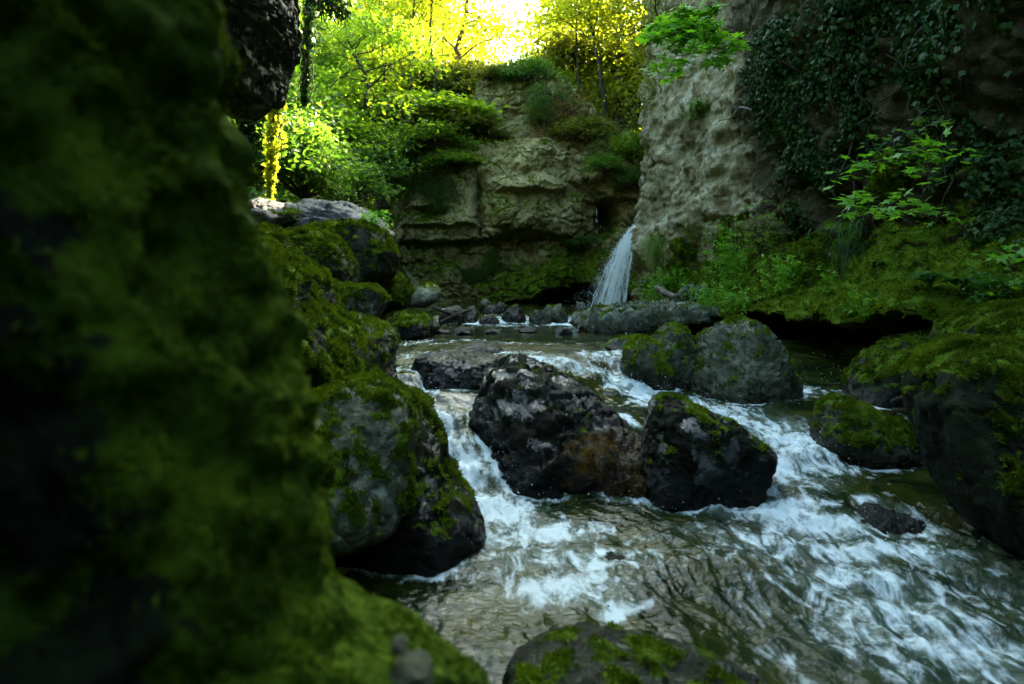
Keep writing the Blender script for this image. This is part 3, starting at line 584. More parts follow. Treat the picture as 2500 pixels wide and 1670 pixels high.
B('boulder', 'mossy boulder with pale lichen crust on top, beside the blurred rock face', [(690, 1010), (755, 968), (830, 950), (885, 935), (935, 955), (985, 985), (1010, 1040), (1008, 1120), (1022, 1190), (985, 1250), (900, 1290), (780, 1300), (690, 1200)], 3.75, .55, 'rock_pale', 13, 3.2, .35, (.05, .045, .018), 5, .85, (.20, .30), (50000, .016), 6, 1.3)
B('boulder', 'dark boulder with a green mossy back sloping into the stream below the left chute', [(780, 1330), (830, 1120), (930, 1000), (985, 975), (1030, 1015), (1070, 1085), (1090, 1150), (1150, 1240), (1185, 1290), (1180, 1330), (1100, 1375), (960, 1400), (800, 1420)], 4.1, .6, 'rock_wet', 14, 2.8, .5, (.05, .03, .012), 4, .88, (-.28, .95), (50000, .016), 6, 1.2, stain=stain_low)
# pool stones on the left
B('boulder', 'rounded dark stone standing in the still pool at the left, mossy on top', [(945, 815), (955, 795), (985, 780), (1020, 778), (1045, 795), (1050, 822), (1000, 832), (950, 830)], 9.6, .35, 'rock_dark', 15, 2.6, .4, (.06, .04, .01), 3, .88, (-.1, .75), (14000, .018), 5)
B('boulder', 'long flat mossy stone behind the rounded dark stone in the pool', [(920, 790), (940, 768), (985, 764), (1040, 768), (1060, 785), (1058, 815), (980, 815), (925, 810)], 10.3, .4, 'rock_grey', 16, 3, .5, (.06, .04, .01), 3, .88, (-.05, .6), (14000, .018), 5)
B('boulder', 'small pale stone at the right end of the pool stones', [(1020, 790), (1035, 772), (1062, 780), (1074, 797), (1065, 812), (1030, 812)], 10.4, .25, 'rock_pale', 17, 2.6, .4, (.06, .04, .01), 3, .88, (-.1, .4), (9000, .015), 5)
# the weir of stones across the pool
weir = [
 (1105, 790, 62, 40, 'rock_grey', 'grey wet stone under the crossed driftwood at the left end of the stone weir'),
 (1150, 785, 34, 42, 'rock_grey', 'narrow upright grey stone just right of the crossed driftwood'),
 (1200, 770, 46, 26, 'rock_dark', 'small dark stone at the back of the stone weir'),
 (1195, 792, 50, 22, 'rock_grey', 'low flat stone at the front of the stone weir'),
 (1255, 786, 58, 42, 'rock_dark', 'dark blocky stone in the middle of the stone weir, the broadest there'),
 (1222, 762, 30, 22, 'rock_grey', 'rounded stone on the back row of the weir left of its middle'),
 (1318, 792, 52, 32, 'rock_grey', 'wet grey stone right of the dark blocky weir stone'),
 (1345, 770, 36, 24, 'rock_pale', 'pale pointed stone at the back of the weir near the waterfall'),
 (1362, 786, 48, 40, 'rock_grey', 'mossy rounded stone at the right end of the weir beside the pale slab'),
 (1420, 762, 30, 20, 'rock_pale', 'small pale stone resting at the edge of the slab under the waterfall'),
 (1185, 748, 26, 16, 'rock_pale', 'little mossy pale stone at the foot of the outcrop behind the weir')]
for i, (u, v, wd, h, mt, lb) in enumerate(weir):
    r_ = random.Random(i + 5); h2 = h * .92; w2 = wd * .56; v = v - 5
    B('boulder', lb, [(u - w2, v + h2), (u - w2 * r_.uniform(.8, 1), v - h2 * r_.uniform(.1, .5)), (u - w2 * .4, v - h2 * r_.uniform(.7, 1)), (u + w2 * .3, v - h2 * r_.uniform(.8, 1.05)), (u + w2 * r_.uniform(.8, 1), v - h2 * r_.uniform(.1, .6)), (u + w2, v + h2)], 12.9 + (790 - v) * .04, .3, mt, 30 + i, 2.8, .35, (.09, .06, .02), 5, .82, (-.22, .45), (6000, .018), 5, group='stones of the weir across the pool')
for i, (u, v) in enumerate(((1130, 812), (1205, 816), (1290, 812), (1375, 814), (1080, 818))):
    B('boulder', 'low dark stone awash in the shallow water just below the stone weir', [(u - 26, v + 10), (u - 22, v - 8), (u - 4, v - 15), (u + 18, v - 10), (u + 28, v + 10)], 10.4 + .2 * (i % 3), .26, 'rock_wet', 80 + i, 2.8, .4, (.09, .06, .02), 4, .85, (-.35, .45), None, 5, group='low stones awash below the weir')
B('boulder', 'wide flat grey slab of rock lying below the waterfall at the pool edge', [(1400, 794), (1415, 772), (1470, 757), (1560, 750), (1640, 748), (1720, 752), (1790, 764), (1800, 778), (1700, 780), (1560, 785), (1450, 800)], 11.4, .95, 'rock_pale', 50, 3.0, 1.9, (.20, .34, .14), 5, .88, (-.20, .55), (9000, .025), 6, 1.6)
# middle of the stream
B('boulder', 'upright greenish boulder with a knobbly top leaning on the big pale boulder', [(1570, 960), (1575, 880), (1590, 835), (1625, 800), (1655, 794), (1680, 815), (1692, 850), (1690, 920), (1670, 960)], 7.5, .42, 'rock_grey', 51, 2.8, .25, (.07, .05, .015), 5, .85, (.05, .40), (20000, .018))
B('boulder', 'low mossy boulder splashed by the cascade left of the upright greenish boulder', [(1520, 905), (1530, 850), (1560, 828), (1600, 832), (1625, 860), (1640, 920), (1640, 990), (1600, 985), (1550, 940)], 7.35, .4, 'rock_grey', 52, 2.8, .25, (.07, .05, .015), 5, .85, (.12, .40), (20000, .018))
B('boulder', 'flat mossy stone on the pool edge behind the splashed boulder', [(1475, 850), (1500, 828), (1560, 822), (1600, 835), (1610, 858), (1530, 872)], 8.4, .3, 'rock_grey', 53, 2.8, .3, (.06, .04, .01), 3, .88, (-.1, .6), (12000, .018), 5)
B('boulder', 'big pale pyramid boulder streaked with moss in midstream at the right', [(1690, 960), (1695, 880), (1730, 830), (1790, 795), (1835, 780), (1870, 800), (1895, 850), (1920, 900), (1965, 950), (1990, 985), (1975, 1010), (1850, 1015), (1750, 985)], 7.0, .75, 'rock_pale', 54, 2.3, .55, (.10, .085, .03), 11, .70, (-.04, .48), (22000, .018), 6, 1.3)
B('boulder', 'black undercut boulder behind the chute, thin water sliding over its top', [(1000, 905), (1012, 878), (1060, 864), (1130, 862), (1200, 872), (1250, 905), (1250, 980), (1200, 1010), (1100, 1010), (1030, 985)], 6.7, .55, 'rock_wet', 55, 3.2, .5, (.06, .05, .02), 4, .88, (-.5, .7), (15000, .015), 6, 1.4)
B('boulder', 'small dark stone breaking the water above the black undercut boulder', [(1110, 870), (1130, 845), (1170, 836), (1215, 845), (1240, 868), (1200, 885)], 7.9, .3, 'rock_wet', 56, 2.6, .4, (.06, .05, .02), 3, .88, (-.5, .7), None, 5)
B('boulder', 'largest wet black boulder in the centre of the stream with an orange stained hollow', [(1135, 1035), (1172, 960), (1200, 905), (1250, 882), (1320, 905), (1400, 930), (1455, 975), (1505, 1015), (1550, 1065), (1575, 1130), (1520, 1225), (1400, 1235), (1290, 1230), (1205, 1215), (1190, 1130)], 5.45, .6, 'rock_wet', 57, 2.5, .95, (.08, .06, .022), 6, .84, (-.34, .62), (26000, .014), 6, 1.4, stain=stain_m3)
B('boulder', 'dark peaked boulder with a mossy ridge right of the orange stained hollow', [(1540, 1240), (1560, 1120), (1585, 1040), (1605, 990), (1640, 975), (1690, 990), (1760, 1020), (1830, 1060), (1890, 1110), (1870, 1170), (1830, 1230), (1700, 1265)], 4.95, .5, 'rock_wet', 58, 2.2, .35, (.05, .04, .015), 3, .88, (-.25, .62), (30000, .014), 6, 1.3)
B('boulder', 'low wet amber coloured rock joining the largest boulder and the peaked boulder', [(1395, 1245), (1400, 1170), (1440, 1105), (1480, 1072), (1540, 1060), (1590, 1075), (1630, 1120), (1640, 1180), (1600, 1250)], 5.12, .42, 'rock_amber', 59, 2.5, .85, (.12, .09, .04), 5, .85, (-.9, .3), None, 6, 1.8)
# right bank
B('boulder', 'rounded mossy boulder in the rapids just left of the giant right hand boulder', [(1990, 1090), (2005, 1040), (2030, 990), (2070, 977), (2110, 990), (2160, 1020), (2215, 1040), (2225, 1120), (2150, 1160), (2030, 1140)], 5.5, .38, 'rock_grey', 60, 2.7, .35, (.06, .04, .015), 4, .88, (.12, .6), (36000, .015), 6, 1.2)
B('boulder', 'giant dark boulder with bright mossy crown at the right edge', [(2320, 1100), (2300, 985), (2325, 915), (2380, 865), (2440, 840), (2520, 842), (2620, 865), (2720, 920), (2770, 1100), (2750, 1400), (2500, 1400), (2390, 1300), (2340, 1210)], 3.9, .62, 'rock_dark', 61, 3.0, .35, (.05, .03, .012), 4, .88, (-.05, .85), (60000, .016), 6, 1.2, cap=110000)
B('boulder', 'green mossy rock above and behind the giant right hand boulder', [(2330, 840), (2360, 795), (2430, 765), (2500, 748), (2600, 740), (2650, 850), (2400, 870)], 4.9, .6, 'rock_dark', 62, 2.8, .35, (.05, .03, .012), 3, .88, (.05, .8), (50000, .016), 6, 1.2)
B('boulder', 'sloping dim mossy rock between the ledge and the giant right hand boulder', [(2060, 990), (2080, 930), (2140, 880), (2240, 830), (2330, 815), (2380, 880), (2370, 1000), (2200, 1010)], 6.7, .55, 'rock_dark', 63, 2.8, .6, (.06, .04, .015), 3, .88, (-.1, .8), (30000, .016), 6, 1.2)
B('boulder', 'half drowned brown rock with water sheeting over it at the lower right', [(2030, 1300), (2060, 1258), (2130, 1236), (2220, 1250), (2300, 1296), (2350, 1350), (2250, 1385), (2120, 1360)], 4.35, .32, 'rock_wet', 64, 2.6, .4, (.06, .04, .02), 3, .88, (-.9, .5), None, 6, 1.4)
B('boulder', 'drowned brown stone showing through the water near the middle of the front pool', [(1440, 1420), (1455, 1385), (1500, 1370), (1550, 1385), (1570, 1425), (1500, 1450)], 3.65, .16, 'rock_wet', 72, 2.6, .4, (.06, .04, .02), 3, .88, (.1, .5), (20000, .01), 5)
B('boulder', 'drowned mossy stone in the front pool just above the blurred wet rock', [(1400, 1540), (1420, 1500), (1480, 1478), (1540, 1490), (1560, 1535), (1480, 1560)], 3.2, .16, 'rock_wet', 73, 2.6, .4, (.06, .04, .02), 3, .88, (.1, .5), (20000, .01), 5)
B('boulder', 'small dark pebble at the water line left of the front pool', [(1010, 1395), (1020, 1378), (1050, 1374), (1075, 1388), (1070, 1402)], 3.6, .06, 'rock_wet', 74, 2.6, .3, (.06, .04, .02), 3, .88, (-.4, .5), None, 5)
# closest to the camera
B('boulder', 'blurred wet rock with pale lichen blotches at the bottom centre edge', [(1215, 1740), (1250, 1665), (1330, 1625), (1450, 1618), (1600, 1640), (1750, 1672), (1880, 1715), (1980, 1790), (1950, 1900), (1300, 1900)], 2.35, .38, 'rock_grey', 65, 2.8, .35, (.04, .03, .012), 4, .9, (.02, .35), (70000, .012), 6, 1.2)
B('boulder', 'small pale stone resting in the moss at the foot of the blurred rock face', [(950, 1640), (965, 1618), (1015, 1610), (1050, 1625), (1060, 1655), (1000, 1668)], 1.05, .05, 'rock_pale', 66, 2.6, .2, (.05, .03, .012), 2, .9, (-.9, .3), None, 5)
B('boulder', 'tiny whitish stone above the small pale stone in the foreground moss', [(955, 1585), (960, 1560), (980, 1553), (995, 1570), (990, 1592)], 1.05, .02, 'rock_pale', 67, 2.6, .2, (.05, .03, .012), 2, .9, (-.9, .3), None, 4)
B('overhanging_rock', 'grey overhanging rock jutting out at the top left above the hanging ivy', [(430, -160), (600, -140), (690, -80), (694, 20), (684, 75), (652, 130), (640, 185), (625, 235), (592, 228), (560, 262), (500, 260), (430, 200)], 7.4, 1.1, 'rock_grey', 68, 3.0, -.2, (.08, .06, .025), 6, .85, (-.55, .4), (9000, .03), 6, 1.6, cat='rock')

# ---------------------------------------------------------------- driftwood
def log(name, label, pts, rad, n=14, mat='deadwood', seed=0, cat='log'):
    mb = MB(); c = curve(pts, n); rg = np.random.default_rng(seed); c = c + rg.normal(size=c.shape) * rad * .08
    tube(mb, c, np.linspace(rad, rad * .75, n) * rg.uniform(.9, 1.1, n), 9)
    for e, k in ((c[0], 0), (c[-1], -1)):
        V = mb.v[0]; ring = V[:9] if k == 0 else V[-9:]; mb.add(np.concatenate([[ring.mean(0)], ring]), np.array([[0, 1 + i, 1 + (i + 1) % 9] for i in range(9)]))
    return tag(mb.build(name, M[mat], None, c[0]), label, cat)
log('driftwood', 'thin dark branch lying across the left end of the weir, sloping down to the right', [at(1055, 750, 13), at(1090, 762, 12.9), at(1130, 772, 12.7)], .035, mat='bark', seed=1, cat='branch')
log('driftwood', 'thin dark branch crossing the other one over the grey weir stone', [at(1075, 788, 12.5), at(1110, 770, 12.7), at(1150, 757, 13)], .035, mat='bark', seed=2, cat='branch')
log('log', 'pale broken log poking out of the plants beside the waterfall', [at(1602, 702, 12.4), at(1630, 718, 12.1), at(1665, 735, 11.9)], .06, seed=3)
B('tree_stump', 'knobbly brown stump lying on the flat slab, right of the waterfall', [(1645, 750), (1650, 722), (1680, 700), (1725, 698), (1745, 715), (1735, 745), (1700, 768), (1660, 765)], 11.7, .35, 'rock_grey', 70, 2.6, .1, (.14, .12, .05), 6, .8, (-.4, .4), (4000, .02), 6, 1.6, cat='stump')
B('boulder', 'small grey stone between the stump and the waterfall', [(1598, 758), (1605, 738), (1628, 728), (1650, 738), (1655, 758), (1620, 768)], 11.9, .22, 'rock_grey', 71, 2.6, .1, (.1, .06, .03), 5, .85, (-.4, .4), (4000, .02), 5)
log('driftwood', 'thin pale stick lying on the slab right of the stump', [at(1708, 758, 11.3), at(1730, 751, 11.3), at(1752, 746, 11.4)], .02, seed=6, cat='stick')
log('driftwood', 'dark stick poking out of the giant right hand boulder, lower of two', [at(2182, 1002, 4.6), at(2215, 1001, 4.4), at(2260, 1000, 4.2)], .018, mat='bark', seed=4, cat='stick')
log('driftwood', 'dark stick poking out of the giant right hand boulder, upper of two', [at(2180, 980, 4.6), at(2205, 970, 4.4), at(2250, 975, 4.2)], .016, mat='bark', seed=5, cat='stick')

FOAM_SHEEN = [(1010, 838, .77, .5, .35, .5, .5), (1120, 832, .77, .5, .3, .42, .4), (1060, 862, .76, .5, .3, .5, .5), (1250, 838, .77, .6, .3, .35, .3),   # px, py, level, radius x, radius y (metres), foam, chop; this first row paints the sheen at the pool lip
 (985, 900, .7, .14, .35, .55, .4), (1025, 960, .55, .16, .35, .8, .8), (1070, 1030, .42, .18, .35, .95, 1), (1105, 1100, .25, .17, .3, .9, 1), (1140, 1170, .1, .2, .3, .95, 1),
 (1200, 1255, 0, .3, .28, 1.1, .9), (1290, 1300, 0, .4, .25, .95, .6), (1370, 1360, 0, .45, .22, .75, .4), (1390, 1440, -.02, .35, .18, .85, .3), (1480, 1420, -.02, .2, .12, .7, .3), (1230, 1400, 0, .4, .2, .4, .3),
 (1330, 880, .7, .5, .25, .8, .6), (1280, 862, .74, .4, .2, .6, .4), (1460, 862, .74, .4, .2, .6, .4), (1000, 870, .74, .2, .2, .5, .4), (1400, 905, .62, .35, .25, .55, .7), (1480, 925, .52, .35, .3, .75, .9), (1560, 955, .43, .35, .3, .95, 1), (1650, 985, .37, .4, .35, .95, 1), (1500, 890, .6, .3, .3, .6, .6), (1620, 1000, .36, .3, .3, .8, .8),
 (1750, 1010, .33, .5, .35, .85, 1), (1850, 1040, .28, .5, .3, .85, 1), (1930, 1075, .22, .4, .3, .85, 1), (2100, 965, .4, .6, .25, .6, .6), (1960, 950, .41, .3, .3, .6, .5), (2180, 990, .38, .3, .3, .45, .4),
 (1970, 1110, .17, .25, .2, 1.0, 1), (1880, 1160, .07, .22, .25, 1.05, 1), (1830, 1200, .03, .25, .2, .9, .9), (2020, 1150, .1, .3, .15, .75, .7), (2000, 1190, .07, .25, .2, .5, .5), (1780, 1245, .0, .3, .2, .7, .7),
 (1880, 1260, 0, .35, .22, .95, .9), (2010, 1290, 0, .4, .18, 1.0, .9), (2150, 1340, -.01, .35, .14, 1.0, .8), (2260, 1365, -.03, .25, .1, .8, .5), (1950, 1340, -.02, .5, .2, .7, .8), (2090, 1420, -.04, .5, .22, .7, .8),
 (1880, 1390, -.04, .35, .2, .45, .6), (2200, 1500, -.07, .4, .25, .75, .7), (2080, 1540, -.07, .3, .2, .55, .6), (2350, 1600, -.1, .35, .25, .75, .7), (2200, 1640, -.1, .3, .2, .55, .6), (1700, 1290, 0, .3, .15, .5, .5), (1600, 1320, 0, .3, .12, .35, .4),
 (1120, 790, .8, .5, .3, .85, .4), (1240, 795, .8, .6, .3, .6, .3), (1390, 795, .79, .5, .3, .85, .4), (1420, 770, .97, .6, .7, .7, .3), (1300, 770, .96, .7, .3, .4, .3), (1080, 765, .9, .3, .4, .6, .3), (860, 1363, 0, .35, .015, .8, 0)]
def build_stream():
    na, nb = 900, 900
    a = np.linspace(-.72, .95, na); b = np.geomspace(1.3, 19.5, nb); A, Y = np.meshgrid(a, b); X = (A * Y).ravel(); Y = Y.ravel()
    z = level(X, Y); fo = np.zeros_like(X); ch = np.full_like(X, .12); P = np.stack([X, Y, 0 * X], 1)
    for u, v, l, rx, ry, f_, c_ in FOAM_SHEEN:
        q = at_z(u, v, l); g = np.exp(-((X - q[0]) / rx) ** 2 - ((Y - q[1]) / ry) ** 2); fo = np.maximum(fo, f_ * g ** .7); ch = np.maximum(ch, c_ * g)
    far = smooth(8.5, 9.5, Y); ch = ch * (1 - .55 * far)
    wn = fbm(P * np.array([2.2, .8, 1]), 3, 320); fo = np.maximum(fo, (.75 + .8 * wn) * gauss(Y, 13.0, .45) * smooth(-2.2, -1.6, X) * smooth(2.0, 1.2, X))
    from mathutils.kdtree import KDTree
    wl = np.concatenate(WLINE); wl = wl[(wl[:, 1] < 9.5) & (wl[:, 1] > 2)][::2]; kd = KDTree(len(wl))
    for i_, q_ in enumerate(wl): kd.insert((q_[0], q_[1], 0), i_)
    kd.balance(); dist = np.full(len(X), 9.0)
    for i_ in np.where(Y < 9.5)[0]: dist[i_] = kd.find((X[i_], Y[i_], 0))[2]
    fo = np.maximum(fo, np.exp(-(dist / .07) ** 2) * (.62 + .9 * fbm(P * 3.0, 3, 322)) * smooth(.0, .5, ch + .25))            # foam gathers against the stones
    lowp = smooth(5, 4, Y) * smooth(.2, 1.4, X); fo = np.maximum(fo, .33 * lowp); ch = np.maximum(ch, .45 * lowp)
    fl = np.stack([X * 2.6 + .5 * Y, Y * 1.1, 0 * X], 1)
    h = .055 * fbm(fl * 1.3, 4, 301) + .05 * (ridged(fl * 2.3 + .3 * np.stack([fbm(P * 2, 2, 3), fbm(P * 2, 2, 4), 0 * X], 1), 4, 303) - .55)
    h += .012 * fbm(np.stack([X * 9, Y * 5, 0 * X], 1), 3, 305)
    small = .005 * fbm(P * np.array([7, 9, 1]), 3, 307) + .004 * (ridged(P * 13, 3, 308) - .5)
    z = z + h * ch * 1.7 + small * (.5 + ch) * np.clip(Y / 4, .7, 1.6)
    z += .035 * gauss(X, .9, .6) * gauss(Y, 3.6, .2)
    v = np.stack([X, Y, z], 1); f = grid_faces(nb, na)
    s = NT('stream_water'); c = s.coord(); foam = s.attr('foam')
    st = s.noise(s.coord('Object', (5.0, 2.2, 3.0)), 1.6, 6, .62, 1.1); fine = s.noise(s.coord('Object', (17, 11, 12)), 1.5, 5, .66, .5); big = s.noise(c, 1.4, 4, .6, .5)
    k = s.math('ADD', s.math('MULTIPLY', s.math('SUBTRACT', st, .5), 2.4), s.math('MULTIPLY', s.math('SUBTRACT', fine, .5), 0.9))
    k = s.math('ADD', k, s.math('MULTIPLY', s.math('SUBTRACT', big, .5), .7))
    fk = s.rng(s.math('ADD', foam, k), .36, 1.0)
    spk = s.math('MULTIPLY', s.rng(s.vor(s.coord('Object', (1, .8, 1)), 55), .16, .06), s.rng(s.math('ADD', foam, k), .25, .6, 0, .8)); fk = s.math('MAXIMUM', fk, spk)
    bed = s.ramp(s.noise(c, 2.3, 6, .65, .5), [(.32, (.002, .004, .001)), (.46, (.010, .017, .004)), (.57, (.026, .030, .004)), (.70, (.046, .034, .004))])
    turb = s.mix(s.rng(foam, .15, .7), bed, (.046, .070, .042))
    rip = s.noise(s.coord('Object', (12, 17, 12)), 1.0, 5, .62, 1.2); rip2 = s.noise(s.coord('Object', (60, 75, 60)), 1.0, 3, .6)
    hb = s.math('ADD', rip, s.math('MULTIPLY', rip2, .08))
    water = s.bsdf(turb, .05, .12, s.bump(hb, s.attr('ripple'), .05))
    wf = s.n('BsdfDiffuse'); wf.inputs[0].default_value = (.62, .68, .65, 1); s.l(s.bump(s.math('ADD', fine, s.math('MULTIPLY', rip2, .3)), .4, .03), wf.inputs['Normal'])
    mx = s.n('MixShader'); s.l(fk, mx.inputs[0]); s.l(water, mx.inputs[1]); s.l(wf.outputs[0], mx.inputs[2])
    o = link('stream', make_mesh('stream', v, f, True, {'foam': fo, 'ripple': .10 + .22 * smooth(9.6, 8.8, Y) * smooth(6.5, 7.5, Y) + .20 * smooth(7.5, 4.5, Y) * (.5 + .5 * np.clip(ch, 0, 1)) + .35 * np.clip(ch - .12, 0, 1)}), s.done(mx.outputs[0])); o['kind'] = 'structure'
build_stream()

# ---------------------------------------------------------------- spray: drops thrown up where the water breaks
wm = NT('falling_water'); wm_d = wm.n('BsdfDiffuse'); wm_d.inputs[0].default_value = (.82, .84, .80, 1); wm_t = wm.n('BsdfTranslucent'); wm_t.inputs[0].default_value = (.78, .8, .76, 1)
wm_x = wm.n('MixShader'); wm_x.inputs[0].default_value = .4; wm.l(wm_d.outputs[0], wm_x.inputs[1]); wm.l(wm_t.outputs[0], wm_x.inputs[2]); M['drops'] = wm.done(wm_x.outputs[0])
OCT = (np.array([[1, 0, 0], [-1, 0, 0], [0, 1, 0], [0, -1, 0], [0, 0, 1], [0, 0, -1]], float), np.array([[0, 2, 4], [2, 1, 4], [1, 3, 4], [3, 0, 4], [2, 0, 5], [1, 2, 5], [3, 1, 5], [0, 3, 5]]))
def build_spray():
    rg = np.random.default_rng(77); mb = MB()
    for (u, v, l, sx, sz, n) in ((1200, 1230, .02, .22, .12, 260), (1090, 1010, .46, .16, .10, 160), (1060, 960, .55, .2, .07, 120), (1150, 1150, .15, .12, .12, 160), (1580, 930, .5, .28, .13, 320), (1690, 965, .42, .3, .08, 220), (1640, 900, .6, .2, .12, 120),
                                 (1350, 900, .68, .4, .06, 160), (1990, 1105, .2, .15, .08, 120), (1880, 1150, .1, .2, .1, 220), (1850, 1190, .05, .2, .06, 120), (2010, 1270, .03, .4, .07, 200), (2300, 1350, 0, .25, .06, 90), (1960, 930, .42, .2, .1, 90), (1320, 1225, .03, .45, .06, 130), (1700, 1235, .03, .4, .05, 120), (1280, 770, 1.0, 1.0, .06, 100)):
        q = at_z(u, v, l); p = q + rg.normal(size=(n, 3)) * np.array([sx, sx * .8, 0]); p[:, 2] = level(p[:, 0], p[:, 1]) + .02 + np.abs(rg.normal(size=n)) * sz
        scatter(mb, p, rg.normal(size=(n, 3)) * .3 + np.array([0, 0, 1]), rg.gamma(2, .0011, n) * (q[1] / 6) ** .5, rg, OCT)
    tag(mb.build('spray', M['drops']), kind='stuff')
build_spray()

# ---------------------------------------------------------------- the waterfall
def build_fall():
    rg = np.random.default_rng(9); mb = MB(); md = MB(); S0 = at(1563, 546, 16.2)
    def path(a, t, dpt):
        E = at(1432 + 92 * a, 764, 15.6 + dpt); S = S0 + np.array([.10 * (a - .3), .15 * (dpt), -.06 * a])
        p = S[None] + (E - S)[None] * t[:, None]; p[:, 2] = S[2] + (E[2] - S[2]) * (t ** (1.62 + .5 * a)); return p
    bund = np.concatenate([rg.beta(1.3, 1.2, 26), [.12, .3, .42, .55, .7]]); bwt = rg.gamma(1.2, 1, 31); bwt /= bwt.sum()
    for i in range(4200):
        a = np.clip(bund[rg.choice(31, p=bwt)] + .016 * rg.normal() if rg.random() < .8 else rg.random(), -.05, 1.05); t0 = rg.random() ** .9; t1 = min(t0 + rg.uniform(.02, .10), 1.0); t = np.linspace(t0, t1, 4)
        if t1 - t0 < .012: continue
        p = path(a, t, rg.uniform(-.35, .3)) + rg.normal(size=3) * .012; wv = rg.uniform(.0015, .006) * np.array([.25, 1, .8, .1]); side = np.array([1, 0, 0.25]); V = np.concatenate([p - side * wv[:, None], p + side * wv[:, None]])
        mb.add(V, np.array([[j, j + 1, 5 + j, 4 + j] for j in range(3)]), rg.random())
    for i in range(5200):
        a = rg.normal(.35, .42); t = np.array([rg.random() ** .8]); p = path(a * (t[0] * .9 + .1) + .25 * (1 - t[0]), t, rg.uniform(-.35, .35))[0] + rg.normal(size=3) * .03
        scatter(md, p[None], np.array([[0, 0, 1.]]), [rg.gamma(2.0, .0020)], rg, OCT)
    r = empty('waterfall', at(1470, 764, 15.6)); tag(r, 'thin white waterfall shooting out between the outcrop and the pale pillar', 'waterfall', kind='structure')
    for nm, b_ in (('falling_strands', mb), ('falling_drops', md)): b_.build(nm, M['drops'], r, r.location, smooth_=False)
    m2 = MB()
    for i in range(12):
        t = np.linspace(0, 1, 6); p = at(1457 + rg.normal() * 3, 500 + rg.uniform(0, 60), 20.2) + np.array([0, 0, -1.]) * t[:, None] * rg.uniform(.05, .25); wv = .003 * np.sin(np.linspace(.1, 3, 6)); V = np.concatenate([p - np.array([1, 0, 0]) * wv[:, None], p + np.array([1, 0, 0]) * wv[:, None]])
        m2.add(V, np.array([[j, j + 1, 7 + j, 6 + j] for j in range(5)]))
    tag(m2.build('trickle', M['drops']), 'thin trickle of water dripping in the dark hollow left of the waterfall', 'trickle')
build_fall()
# ---------------------------------------------------------------- vegetation helpers
def pip(u, v, poly):
    ins = np.zeros(len(u), bool); n = len(poly)
    for i in range(n):
        (x1, y1), (x2, y2) = poly[i], poly[(i + 1) % n]
        c = ((y1 > v) != (y2 > v)) & (u < (x2 - x1) * (v - y1) / (y2 - y1 + 1e-9) + x1); ins ^= c
    return ins
RP, RF, RN, RM = RIGHT; RU, RV_ = proj(RP); RU = np.where(RP[:, 1] > 1, RU, -9999)
TP, TN, TU, TV = TOWER; TPU, TPV = proj(TP)
def wall_pt(u, v, r=14):
    k = np.where((np.abs(RU - u) < r) & (np.abs(RV_ - v) < r))[0]
    if len(k) == 0: return wall_pt(u, v, r * 2)
    d = np.linalg.norm(RP[k] - np.array([0, 0, CAMZ]), axis=1); j = k[np.argmin(d + .02 * np.hypot(RU[k] - u, RV_[k] - v))]; return RP[j], RN[j]
def tower_pt(u, v, r=14):
    k = np.where((np.abs(TPU - u) < r) & (np.abs(TPV - v) < r))[0]
    if len(k) == 0: return at(u, v, 20.0), np.array([0, -1., 0])
    j = k[np.argmin(TP[k, 1] + .02 * np.hypot(TPU[k] - u, TPV[k] - v))]; return TP[j], TN[j]

